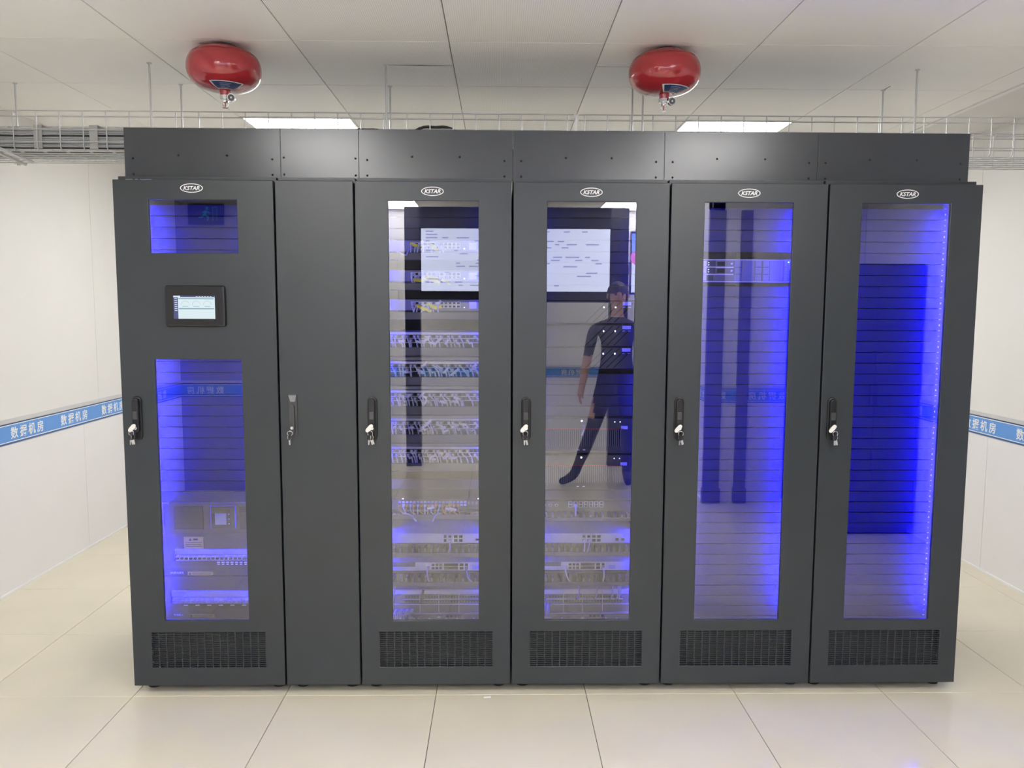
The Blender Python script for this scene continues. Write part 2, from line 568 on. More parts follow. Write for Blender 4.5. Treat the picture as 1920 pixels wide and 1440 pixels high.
def wall(name, axis, pos, a0, a1, face, joints_l, joints_u, text_starts, tdir, ntrim, mats=None):
    """axis 'x': wall plane x=pos spanning y a0..a1, facing +-x; axis 'y': plane y=pos spanning x"""
    def B(mb, u0, u1, d0, d1, z0, z1):
        lo, hi = sorted((pos + face * d0, pos + face * d1))
        return mb.box(lo, hi, u0, u1, z0, z1) if axis == 'x' else mb.box(u0, u1, lo, hi, z0, z1)
    o = struct(name, B(MB(), a0, a1, -0.1, -0.003, -0.1, HC + 0.1), JOINT)
    ml, mu = mats or (WALL_L, WALL_U)
    for (z0, z1, js, m) in ((0.0, ZB0 + 0.02, joints_l, ml), (ZB0 + 0.02, HC, joints_u, mu)):
        es = [a0] + sorted(j for j in js if a0 < j < a1) + [a1]
        for k in range(len(es) - 1):
            part('wall_panel', B(MB(), es[k] + 0.0012, es[k + 1] - 0.0012, -0.003, 0.0, z0, z1), m, o)
    tr = struct('trim_%d' % ntrim, B(MB(), a0, a1, 0.0, 0.003, ZB0, ZB1), BLUE)
    part('rail', B(MB(), a0, a1, 0.0, 0.010, ZB1, ZB1 + 0.022), RAIL, tr)
    part('white_line', B(MB(), a0, a1, 0.003, 0.0036, ZB0 + 0.010, ZB0 + 0.0145), WHITE_T, tr)
    part('white_line', B(MB(), a0, a1, 0.003, 0.0036, ZB1 - 0.0135, ZB1 - 0.009), WHITE_T, tr)
    part('dark_edge', B(MB(), a0, a1, 0.003, 0.0036, ZB0, ZB0 + 0.010), BLUE_D, tr)
    part('dark_edge', B(MB(), a0, a1, 0.003, 0.0036, ZB1 - 0.009, ZB1), BLUE_D, tr)
    part('skirting', B(MB(), a0, a1, 0.0, 0.008, 0.0, 0.014), SKIRT, tr)
    if axis == 'x':
        rot = (PI / 2, 0, PI / 2 if face > 0 else -PI / 2)
    else:
        rot = (PI / 2, 0, 0 if face < 0 else PI)
    for s0 in text_starts:
        for k, ch in enumerate('数据机房'):
            u = s0 + tdir * (0.026 + 0.0795 * k)
            if not (a0 + 0.03 < u < a1 - 0.03):
                continue
            loc = (pos + face * 0.0036, u, (ZB0 + ZB1) / 2) if axis == 'x' else (u, pos + face * 0.0036, (ZB0 + ZB1) / 2)
            inst('lettering', CHARS[ch], tr, loc, rot)
    return o


P_ = 0.4815
wall('wall_left', 'x', XL, -3.45, YB, 1, [1.93 + 1.16 * k for k in range(-5, 1)], [2.13 + 1.16 * k for k in range(-5, 1)],
     [1.196 + P_ * k for k in range(-9, 4)], 1, 1)
wall('wall_right', 'x', XR, -3.1, YB, -1, [0.3 + 1.16 * k for k in range(-3, 2)] + [2.6], [0.5 + 1.16 * k for k in range(-3, 2)] + [2.75],
     [1.685 - P_ * k for k in range(-2, 9)], -1, 2)
wall('wall_back', 'y', YB, XL, XR, -1, [XL + 1.16 * k for k in range(1, 5)], [XL + 1.16 * k for k in range(1, 5)], [XL + 0.1 + P_ * k for k in range(11)], 1, 3)
# behind the camera: a recess with the monitors between two nearer wall ends
wall('wall_front', 'y', YF, -0.3, 3.10, 1, [0.3, 1.46, 2.6], [0.3, 1.46, 2.6], [2.9 - P_ * k for k in range(7)], -1, 4)
wall('wall_front_near_left', 'y', -3.45, XL, -0.3, 1, [], [], [-0.35 - P_ * k for k in range(2)], -1, 5, (WALL_G, WALL_G))
wall('wall_front_near_right', 'y', -3.1, 3.10, XR, 1, [3.64], [3.64], [4.2 - P_ * k for k in range(3)], -1, 6)
wall('wall_recess_left', 'x', -0.3, YF, -3.45, 1, [], [], [-5.2 + P_ * k for k in range(4)], 1, 7)
wall('wall_recess_right', 'x', 3.10, YF, -3.1, -1, [], [], [-3.2 - P_ * k for k in range(4)], -1, 8)

# ------------------------------------------------------------------ cabinets
ZT, ZD = 2.0115, 0.0365        # door top and bottom
RK = 0.16                      # rack front plane
UP, U0 = 0.04445, 1.8969       # rack unit pitch, first seam
ZU = lambda k: U0 - UP * k

KSTAR = text_mesh('KSTAR', 0.0205, WHITE_P, bold=0.0005, shear=0.28, depth=0.0003)
blank_me = MB().bbox(-0.2405, 0.2405, 0.0, 0.006, -UP + 0.0016, -0.0016, 0.0012).mesh('blanking_panel', BLANK)
foot_mb = MB().cyl((0, 0, 0), (0, 0, 0.012), 0.026, 0.024, 20).cyl((0, 0, 0.012), (0, 0, 0.02), 0.024, 0.012, 20).cyl((0, 0, 0.018), (0, 0, 0.05), 0.008, 0.008, 12)
foot_me = foot_mb.mesh('levelling_foot', RUBBER)

# one grille mesh for all the glass doors: real slots between bars
gb = MB()
GX, GZ0, GZ1 = 0.2255, 0.110, 0.2565
nr, nc = 18, 15
pz = (GZ1 - GZ0) / nr
for k in range(nr + 1):
    gb.box(-GX, GX, 0.0015, 0.0035, GZ0 + k * pz - 0.0014, GZ0 + k * pz + 0.0014)
px_ = 2 * GX / nc
for k in range(nc + 1):
    gb.box(-GX + k * px_ - 0.002, -GX + k * px_ + 0.002, 0.0008, 0.0035, GZ0, GZ1)
grille_me = gb.mesh('vent_grille', BLACK)


def emblem(door, cx, cz):
    mb = MB()
    n = 48
    vs, fs = [], []
    for y in (-0.0012, 0.0002):
        for (a, b) in ((0.0425, 0.0170), (0.0395, 0.0142)):
            vs += [(cx + a * math.cos(2 * PI * i / n), y, cz + b * math.sin(2 * PI * i / n)) for i in range(n)]
    for i in range(n):
        j = (i + 1) % n
        fs += [(i, n + i, n + j, j), (i, j, 2 * n + j, 2 * n + i), (n + i, 3 * n + i, 3 * n + j, n + j)]
    mb.add(vs, fs)
    part('emblem_ring', mb, WHITE_P, door)
    inst('emblem_lettering', KSTAR, door, (cx, -0.0008, cz), FRONT)


def swing_handle(door, cx, z0, z1):
    cz = (z0 + z1) / 2
    part('handle_base', MB().prism(rrect(cx, cz, 0.037, z1 - z0, 0.018), -0.008, 0.001), PLASTIC, door, bevel=0.003)
    part('handle_lever', MB().prism(rrect(cx - 0.001, cz + 0.012, 0.024, (z1 - z0) * 0.78, 0.0118), -0.020, -0.008), PLASTIC, door, bevel=0.004)
    part('handle_button', MB().prism(rrect(cx - 0.001, z0 + 0.098, 0.017, 0.030, 0.003), -0.0225, -0.019), HANDLE, door, bevel=0.001)
    part('lock_cylinder', MB().cyl((cx - 0.001, -0.019, z0 + 0.050), (cx - 0.001, -0.026, z0 + 0.050), 0.0075, 0.0075, 20), CHROME, door)


def glass_pane(door, x0, x1, z0, z1):
    y0, y1 = 0.006, 0.010
    mb = MB().add([(x0, y0, z0), (x1, y0, z0), (x1, y0, z1), (x0, y0, z1), (x0, y1, z0), (x1, y1, z0), (x1, y1, z1), (x0, y1, z1)],
                  [(0, 1, 2, 3), (7, 6, 5, 4), (1, 0, 4, 5), (2, 1, 5, 6), (3, 2, 6, 7), (0, 3, 7, 4)])
    g = part('glass', mb, GLASS, door)
    g.data.materials.append(CLEAR)
    for i in range(1, 6):
        g.data.polygons[i].material_index = 1
    return g


def cabinet(x0, x1, label, windows, grille=True, led=None, rails=True):
    cx = (x0 + x1) / 2
    t = thing('server_cabinet', label, 'cabinet', (cx, 0.55, 0), 'row of black cabinets')
    a, b = x0 + 0.004, x1 - 0.004
    YD = 1.10
    # body
    part('side_panel', MB().box(a, a + 0.018, 0.046, YD, 0.045, 2.03), BLACK, t)
    part('side_panel', MB().box(b - 0.018, b, 0.046, YD, 0.045, 2.03), BLACK, t)
    part('rear_panel', MB().box(a + 0.018, b - 0.018, YD - 0.015, YD, 0.045, 2.03), INNER, t)
    part('top_panel', MB().box(a + 0.018, b - 0.018, 0.046, YD - 0.015, 2.005, 2.03), BLACK, t)
    part('bottom_panel', MB().box(a + 0.018, b - 0.018, 0.046, YD - 0.015, 0.045, 0.075), INNER, t)
    for fx in (a + 0.045, b - 0.045):
        for fy in (0.085, YD - 0.06):
            inst('levelling_foot', foot_me, t, (fx, fy, 0.0))
    # door
    holes = list(windows)
    if grille:
        holes.append((cx - GX, cx + GX, GZ0, GZ1))
    d = part('door', MB().plate(x0 + 0.0035, x1 - 0.0035, ZD, ZT, 0.0, 0.018, holes), BLACK, t, bevel=0.0022)
    part('door_flange', MB().box(x0 + 0.0055, x0 + 0.0085, 0.018, 0.040, ZD + 0.003, ZT - 0.003).box(x1 - 0.0085, x1 - 0.0055, 0.018, 0.040, ZD + 0.003, ZT - 0.003)
         .box(x0 + 0.0085, x1 - 0.0085, 0.018, 0.040, ZT - 0.006, ZT - 0.003).box(x0 + 0.0085, x1 - 0.0085, 0.018, 0.040, ZD + 0.003, ZD + 0.006), BLACK, d)
    for h in windows:
        glass_pane(d, h[0] - 0.0005, h[1] + 0.0005, h[2] - 0.0005, h[3] + 0.0005)
    if grille:
        g = inst('vent_grille', grille_me, d, (cx, 0.0, 0.0))
        g['kind'] = 'stuff'
        part('vent_backing', MB().box(cx - 0.24, cx + 0.24, 0.034, 0.036, 0.09, 0.275), INNER, d)
    if rails:
        for s in (-1, 1):
            xr = cx + s * 0.252
            mb = MB().box(xr - 0.015, xr + 0.015, RK + 0.007, RK + 0.010, 0.09, 1.98).box(xr + s * 0.012, xr + s * 0.015, RK + 0.010, RK + 0.06, 0.09, 1.98)
            rl = part('mounting_rail', mb, INNER, t)
            mk = MB()
            for k in range(-1, 39):
                mk.box(xr - s * 0.004 - 0.0035, xr - s * 0.004 + 0.0035, RK + 0.0062, RK + 0.0072, ZU(k) - 0.0011, ZU(k) + 0.0011)
                if k % 2:
                    mk.box(xr - s * 0.004 - 0.002, xr - s * 0.004 + 0.002, RK + 0.0062, RK + 0.0072, ZU(k) - 0.026, ZU(k) - 0.019)
                else:
                    mk.box(xr - s * 0.004 - 0.002, xr - s * 0.004 + 0.002, RK + 0.0062, RK + 0.0072, ZU(k) - 0.0235, ZU(k) - 0.0215)
            o = part('unit_marks', mk, WHITE_P, rl)
            o['kind'] = 'stuff'
    if led:
        for s in (-1, 1):
            xs = cx + s * 0.266
            y0 = 0.130
            # strip on the side post, turned half inwards half towards the rack
            mb = MB()
            ya, yb = y0, y0 + 0.004
            xa, xb = xs - s * 0.012, xs
            mb.add([(xa, ya, 0.30), (xb, yb, 0.30), (xb, yb, 1.91), (xa, ya, 1.91)], [(0, 1, 2, 3) if s < 0 else (3, 2, 1, 0)])
            # lit face
            l = part('led_strip', mb, led, t)
            # holder bar behind the lit face
            hb = MB().add([(xa, ya - 0.0006, 0.29), (xb, yb - 0.0006, 0.29), (xb, ya - 0.0006, 0.29), (xa, ya - 0.0006, 1.92), (xb, yb - 0.0006, 1.92), (xb, ya - 0.0006, 1.92)],
                          [(0, 1, 2), (5, 4, 3), (0, 3, 4, 1), (1, 4, 5, 2), (2, 5, 3, 0)])
            part('led_holder', hb, INNER, l)
            # post the holder sits on
            part('front_post', MB().box(cx + s * 0.2735 - 0.006, cx + s * 0.2735 + 0.004, 0.046, 0.150, 0.075, 2.005), INNER, t)
    return t, d, cx


def blanks(t, cx, ks):
    for k in ks:
        inst('blanking_panel', blank_me, t, (cx, RK, ZU(k)))


EDGE = [0.0, 0.6025, 0.9015, 1.499, 2.0985, 2.702, 3.2965]
W_ = [(1.0295, 1.3705), (1.631, 1.9695), (2.230, 2.5685), (2.8315, 3.172)]
WZ = (0.3015, 1.9395)

cab1, door1, c1x = cabinet(EDGE[0] - 0.002, EDGE[1], 'black cabinet with a touchscreen on its door, leftmost in the row',
                           [(0.132, 0.462, 1.740, 1.9385), (0.132, 0.462, 0.305, 1.3375)], True, LED_A)
cab2, door2, c2x = cabinet(EDGE[1], EDGE[2], 'narrow black cabinet with a plain solid door and no window', [], False, None, False)
cab3, door3, c3x = cabinet(EDGE[2], EDGE[3], 'black glass-door cabinet full of switches with hanging white patch cables', [(*W_[0], *WZ)], True, LED_B)
cab4, door4, c4x = cabinet(EDGE[3], EDGE[4], 'black glass-door cabinet holding dark servers with white stickers', [(*W_[1], *WZ)], True, LED_B)
cab5, door5, c5x = cabinet(EDGE[4], EDGE[5], 'black glass-door cabinet with a single silver power shelf among blank panels', [(*W_[2], *WZ)], True, LED_A)
cab6, door6, c6x = cabinet(EDGE[5], EDGE[6], 'black glass-door cabinet with only blank panels inside, rightmost in the row', [(*W_[3], *WZ)], True, LED_A)

for d, ex in ((door1, 0.2955), (door3, 1.197), (door4, 1.797), (door5, 2.397), (door6, 3.003)):
    emblem(d, ex, 1.9745 if ex > 1 else 1.981)
for d, hx in ((door1, 0.0595), (door3, 0.961), (door4, 1.554), (door5, 2.1485), (door6, 2.7475)):
    swing_handle(d, hx, 1.026, 1.196)
# flat lift handle of the narrow cabinet
part('handle_base', MB().prism(rrect(0.6555, 1.1255, 0.033, 0.157, 0.002), -0.006, 0.001), HANDLE, door2, bevel=0.002)
part('handle_lever', MB().prism(rrect(0.6535, 1.108, 0.019, 0.118, 0.0094), -0.016, -0.006), HANDLE, door2, bevel=0.003)
part('handle_wedge', MB().add([(0.641, -0.0065, 1.201), (0.670, -0.0065, 1.201), (0.664, -0.0065, 1.176), (0.647, -0.0065, 1.176), (0.641, -0.011, 1.201), (0.670, -0.011, 1.201)],
                              [(4, 5, 2, 3), (0, 1, 5, 4), (0, 4, 3), (1, 2, 5), (3, 2, 1, 0)]), MIDGREY, door2)
part('lock_cylinder', MB().cyl((0.654, -0.0155, 1.076), (0.654, -0.021, 1.076), 0.006, 0.006, 18), CHROME, door2)

blanks(cab1, c1x, range(-1, 26))
for xa, xb, m_ in ((0.030, 0.056, WHITE_P), (0.066, 0.076, WHITE_P), (0.084, 0.128, CABLE_B)):
    part('edge_sticker', MB().box(xa, xb, 0.0452, 0.0462, 2.0150, 2.0195), m_, cab1)
blanks(cab3, c3x, [-1, 0, 1, 23.8])
blanks(cab4, c4x, [-1, 0, 1, 2, 3, 4, 5, 14, 15, 16, 17, 24.82])
blanks(cab5, c5x, [-1, 0, 1, 2] + list(range(6, 38)))
blanks(cab6, c6x, range(-1, 38))

# touchscreen on the first door
disp = part('display_panel', MB().prism(rrect(0.298, 1.5405, 0.228, 0.156, 0.010), -0.016, 0.001), PLASTIC, cab1, bevel=0.009, label='black touchscreen surround')
inset = part('display_glass', MB().box(0.206, 0.388, -0.0166, -0.0155, 1.483, 1.598), PLASTIC, disp)
SX0, SX1, SZ0, SZ1 = 0.2195, 0.3745, 1.493, 1.5795
part('screen', MB().box(SX0, SX1, -0.0176, -0.0166, SZ0, SZ1), SCREEN, disp)
part('screen_sidebar', MB().box(SX0, SX0 + 0.017, -0.0180, -0.0176, SZ0, SZ1 - 0.006), SCREEN_N, disp)
part('screen_header', MB().box(SX0 + 0.026, SX1, -0.0180, -0.0176, SZ1 - 0.0055, SZ1), SCREEN_N, disp)
mb = MB()
for k in range(7):
    mb.box(SX0 + 0.004, SX0 + 0.014, -0.0183, -0.0180, SZ1 - 0.012 - k * 0.0075, SZ1 - 0.0095 - k * 0.0075)
for k in range(6):
    mb.box(SX0 + 0.085 + k * 0.0105, SX0 + 0.091 + k * 0.0105, -0.0183, -0.0180, SZ1 - 0.004, SZ1 - 0.0015)
part('screen_icons', mb, SCREEN, disp, kind='stuff')
mb = MB()
mb.box(SX0 + 0.019, SX1 - 0.003, -0.0180, -0.0176, SZ1 - 0.013, SZ1 - 0.009)
mb.box(SX0 + 0.019, SX1 - 0.003, -0.0180, -0.0176, SZ0 + 0.036, SZ0 + 0.040)
part('screen_bar', mb, SCREEN_T, disp)
for k in range(3):
    gx, gz = SX0 + 0.044 + k * 0.0415, SZ0 + 0.052
    mb = MB()
    n = 14
    pts = []
    for r_ in (0.0155, 0.0148):
        for i in range(n + 1):
            a = PI * i / n
            pts.append((gx + r_ * math.cos(a), -0.0179, gz + r_ * math.sin(a)))
    mb.add(pts, [(i, n + 1 + i, n + 2 + i, i + 1) for i in range(n)])
    part('screen_gauge', mb, SCREEN_G, disp)
    part('screen_caption', MB().box(gx - 0.011, gx + 0.011, -0.0179, -0.0176, gz - 0.006, gz - 0.0043), SCREEN_G, disp)

# ------------------------------------------------------------------ cable ducts on top of the cabinets
DX = [0.009, 0.606, 0.906, 1.501, 2.090, 2.689, 3.285]
DL = ['black sheet-metal duct cover on top of the touchscreen cabinet', 'short black sheet-metal duct cover on top of the narrow cabinet',
      'black sheet-metal duct cover on top of the cabinet full of patch cables', 'black sheet-metal duct cover on top of the server cabinet with white stickers',
      'black sheet-metal duct cover on top of the cabinet with the silver power shelf', 'black sheet-metal duct cover at the right end of the row']
screw_me = MB().cyl((0, 0.0005, 0), (0, -0.0015, 0), 0.0046, 0.0036, 10).mesh('screw', PORT)
for k in range(6):
    a, b = DX[k] + 0.0004, DX[k + 1] - 0.0004
    t = thing('cable_duct', DL[k], 'cable duct', ((a + b) / 2, 0.25, 2.030), 'duct covers along the cabinet tops')
    part('front_cover', MB().box(a, b, 0.090, 0.094, 2.032, 2.2205), DUCT, t, bevel=0.001)
    part('duct_body', MB().box(a, b, 0.094, 0.098, 2.030, 2.219).box(a + 0.003, b - 0.003, 0.098, 0.42, 2.030, 2.034)
         .box(a + 0.003, b - 0.003, 0.416, 0.42, 2.034, 2.215), INNER, t)
    wd = b - a
    if wd > 0.4:
        sp = [(0.032, 2.105), (0.205, 2.118), (wd - 0.205, 2.118), (wd - 0.032, 2.105), (0.032, 2.046), (wd - 0.032, 2.046)]
    else:
        sp = [(0.012, 2.112), (wd - 0.012, 2.110), (0.012, 2.048), (wd - 0.012, 2.046)]
    for sx, sz in sp:
        inst('screw', screw_me, t, (a + sx, 0.090, sz))

# ------------------------------------------------------------------ keys
bow_poly = [(0.012 * math.cos(2 * PI * i / 18) * (1.15 if math.cos(2 * PI * i / 18) > 0 else 1), 0.009 * math.sin(2 * PI * i / 18)) for i in range(18)]


def key_mesh(name, m, ln, wd):
    poly = [(-wd * 0.9, 0), (wd * 0.9, 0), (wd, -0.004), (wd, -0.012), (wd * 0.45, -0.015), (wd * 0.45, -ln), (0, -ln - 0.002), (-wd * 0.2, -ln + 0.001), (-wd * 0.45, -0.02), (-wd * 0.45, -0.015), (-wd, -0.012), (-wd, -0.004)]
    return MB().prism(list(reversed(poly)), -0.0009, 0.0009).mesh(name, m)


key_w = key_mesh('key', KEYM, 0.036, 0.0075)
key_d = key_mesh('key', RUBBER, 0.018, 0.007)


def keys(lx, lz, label, spread, single=False, seed=0):
    rnd = random.Random(seed)
    y = -0.034 if not single else -0.024
    t = thing('key_ring', label, 'keys', (lx, y, lz - 0.045), 'bunches of keys hanging in the locks')
    if not single:
        m = Matrix.Translation((lx - 0.003, y, lz + 0.004)) @ Matrix.Rotation(-0.85, 4, 'Y')
        mb = MB()
        n = 20
        poly = []
        for i in range(n):
            a = 2 * PI * i / n
            poly.append((0.0185 * math.cos(a) - 0.006, (0.0098 + 0.0018 * math.cos(2 * a)) * math.sin(a)))
        pts = [m @ Vector((x_, dy, z_)) for dy in (-0.0018, 0.0018) for x_, z_ in poly]
        mb.add(pts, [tuple(range(n)), tuple(range(2 * n - 1, n - 1, -1))] + [(i, n + i, n + (i + 1) % n, (i + 1) % n) for i in range(n)])
        part('key_bow', mb, KEYB, t, label='white oval key bow in the lock')
    part('key_blade', MB().box(lx - 0.0012, lx + 0.0012, y + 0.001, (-0.0255 if not single else -0.0205), lz - 0.004, lz + 0.004), KEYM, t)
    rcx, rcz, rr_ = lx + spread[0], lz - 0.020, 0.0095
    part('ring', MB().tube([(rcx + rr_ * math.cos(2 * PI * i / 20), y - 0.001, rcz + rr_ * math.sin(2 * PI * i / 20)) for i in range(20)], 0.0011, 6, True), CHROME, t)
    zz = rcz - rr_ + 0.002
    for i, ang in enumerate(spread[1:]):
        me = key_w if (i != 1 or single) else key_w
        inst('key', me, t, (rcx + (i - 1) * 0.002, y - 0.002 + 0.0022 * i - 0.002, zz), (0, ang, rnd.uniform(-0.9, 0.9)))
        inst('key_head', key_d, t, (rcx + (i - 1) * 0.002, y - 0.0042 + 0.0022 * i - 0.002, zz + 0.001), (0, ang, rnd.uniform(-0.5, 0.5)))


keys(0.0585, 1.078, 'bunch of keys in the lock of the touchscreen cabinet door', [-0.010, 0.10, -0.10, -0.22], seed=1)
keys(0.6525, 1.076, 'single key on a ring hanging from the narrow cabinet handle', [-0.005, -0.02], True, seed=2)
keys(0.960, 1.078, 'bunch of keys in the lock of the cabinet full of patch cables', [-0.004, 0.14, -0.22, -0.30], seed=3)
keys(1.553, 1.078, 'bunch of keys in the lock of the server cabinet with white stickers', [-0.002, 0.08, -0.20, -0.12], seed=4)
keys(2.1475, 1.078, 'bunch of keys in the lock of the cabinet with the silver power shelf', [0.003, 0.14, -0.16, -0.24], seed=5)
keys(2.7465, 1.078, 'bunch of keys in the lock of the rightmost cabinet door', [0.004, 0.12, 0.0, -0.18], seed=6)


# ------------------------------------------------------------------ rack equipment
def ears(t, cx, z0, z1, m):
    for s in (-1, 1):
        part('mounting_ear', MB().box(cx + s * 0.2315 - 0.0095, cx + s * 0.2315 + 0.0095, RK + 0.002, RK + 0.005, z0 + 0.001, z1 - 0.001), m, t)


def rj_ports(cx0, pitch, n, z_rows, yf, w_=0.0105, h_=0.009):
    mb = MB()
    for z in z_rows:
        for i in range(n):
            x = cx0 + i * pitch
            mb.box(x - w_ / 2, x + w_ / 2, yf - 0.0008, yf + 0.0004, z - h_ / 2, z + h_ / 2)
    return mb


def port_rims(cx0, pitch, n, z_rows, yf, w_=0.0135, h_=0.012):
    mb = MB()
    for z in z_rows:
        for i in range(n):
            x = cx0 + i * pitch
            mb.box(x - w_ / 2, x + w_ / 2, yf - 0.0004, yf + 0.0006, z - h_ / 2, z + h_ / 2)
    return mb


def silver_switch(cx, zt, label, group, h=0.0438):
    """48-port silver switch: pale upper lip, two port rows"""
    t = thing('network_switch', label, 'network switch', (cx, RK + 0.18, zt - h), group)
    part('chassis', MB().box(cx - 0.221, cx + 0.221, RK, RK + 0.36, zt - h, zt), SILVER, t, bevel=0.0015)
    ears(t, cx, zt - h, zt, SILVER)
    z1, z2 = zt - 0.0165, zt - 0.0325
    part('port_field', MB().box(cx - 0.205, cx + 0.168, RK - 0.0008, RK, zt - h + 0.003, zt - 0.0095), GREYM, t)
    part('ports', rj_ports(cx - 0.198, 0.0152, 24, (z1, z2), RK - 0.0008, 0.0115, 0.0105), PORT, t, kind='stuff')
    part('port_divider', MB().box(cx - 0.205, cx + 0.168, RK - 0.0022, RK - 0.0008, zt - 0.0255, zt - 0.0235), PORTRIM, t)
    part('uplink_ports', rj_ports(cx + 0.180, 0.016, 2, (z1, z2), RK, 0.0125, 0.0095), PORT, t, kind='stuff')
    part('uplink_rims', MB().box(cx + 0.172, cx + 0.206, RK - 0.0016, RK, zt - 0.0255, zt - 0.0235).box(cx + 0.172, cx + 0.206, RK - 0.0016, RK, zt - h + 0.001, zt - h + 0.0035)
         .box(cx + 0.1695, cx + 0.1715, RK - 0.0016, RK, zt - h + 0.001, zt - 0.009), PORTRIM, t)
    return t


def cable_manager(cx, zt, h, label, m=GREYM, slots=False, group='cable management bars in the racks', depth=0.05):
    t = thing('cable_manager', label, 'cable manager', (cx, RK, zt - h), group)
    part('back_plate', MB().box(cx - 0.2405, cx + 0.2405, RK + 0.001, RK + 0.004, zt - h, zt), INNER, t)
    part('cover', MB().bbox(cx - 0.215, cx + 0.215, RK - depth, RK - depth + 0.006, zt - h * 0.98, zt - h * (0.02 if not slots else 0.55), 0.002), m, t)
    mb = MB()
    for k in range(17):
        x = cx - 0.205 + k * 0.0256
        mb.box(x - 0.004, x + 0.004, RK - depth + 0.006, RK + 0.001, zt - h * 0.9, zt - h * 0.1 if slots else zt - h * 0.3)
    part('fingers', mb, INNER if not slots else GREYM, t, kind='stuff')
    return t


def patch_cable(pts, m, label, group, r=0.0033, tagspec=None, plug=True, rnd=random):
    p0 = Vector(pts[0])
    path = smooth_path(pts, 3)
    o = bpy.data.objects.new('patch_cable', MB().tube(path, r, 5).mesh('patch_cable', m, p0))
    C.objects.link(o)
    o.location = p0
    ORG[o] = p0
    tag(o, label, 'cable', group)
    if plug:
        part('plug', MB().box(p0.x - 0.0045, p0.x + 0.0045, p0.y - 0.014, p0.y - 0.0005, p0.z - 0.004, p0.z + 0.004), m, o)
    if tagspec:
        k, ang, tilt, ln, tm = tagspec
        c = Vector(path[min(k, len(path) - 1)])
        mt = Matrix.Translation(c + Vector((0, -0.004, 0))) @ Matrix.Rotation(ang, 4, 'Y') @ Matrix.Rotation(tilt, 4, 'X') @ Matrix.Translation((ln * 0.35, 0, 0))
        part('cable_tag', MB().rbox(mt, ln, 0.0012, 0.0115 if tm is TAG_Y else 0.0098), tm, o)
    return o


rng = random.Random(11)
ORD = ['first', 'second', 'third', 'fourth', 'fifth']
SWZ = [1.4396, 1.3221, 1.2037, 1.0891, 0.9722]
for si, zt in enumerate(SWZ):
    silver_switch(c3x, zt, 'silver 48-port switch, %s from the top of the five with dense white cables' % ORD[si], 'silver 48-port switches in the patch cabinet')
    cable_manager(c3x, zt - 0.058, 0.036, 'dark cable bar below the %s switch of the five with dense white cables' % ORD[si])
    if si < 4:
        cable_manager(c3x, zt - 0.098, 0.014, 'thin grey strip under the cable bar of the %s densely cabled switch' % ORD[si], MIDGREY, depth=0.03)
    for i in range(24):
        if i in (20, 22) and si != 1:
            continue
        x = c3x - 0.198 + i * 0.0152
        z = zt - (0.0165 if (i * 7 + si) % 3 else 0.0325)
        lean = 0.004 + 0.022 * (i / 23.0) + rng.uniform(-0.008, 0.012)
        ybow = RK - 0.026 - rng.random() * 0.016
        pts = [(x, RK - 0.001, z), (x + lean * 0.1, RK - 0.018, z - 0.001), (x + lean * 0.45, ybow, z - 0.012), (x + lean * 0.8, ybow + 0.004, zt - 0.040), (x + lean, ybow + 0.012, zt - 0.064)]
        ts = None
        if rng.random() < 0.50:
            ts = (rng.randint(4, 8), rng.uniform(-1.0, 0.45) + (PI if rng.random() < 0.5 else 0), rng.uniform(-0.5, 0.5), rng.uniform(0.018, 0.034), TAG_W)
        patch_cable(pts, CABLE_W, 'white patch cable hanging from the %s switch of the five with dense white cables' % ORD[si],
                    'white patch cables of the densely cabled switches', tagspec=ts)

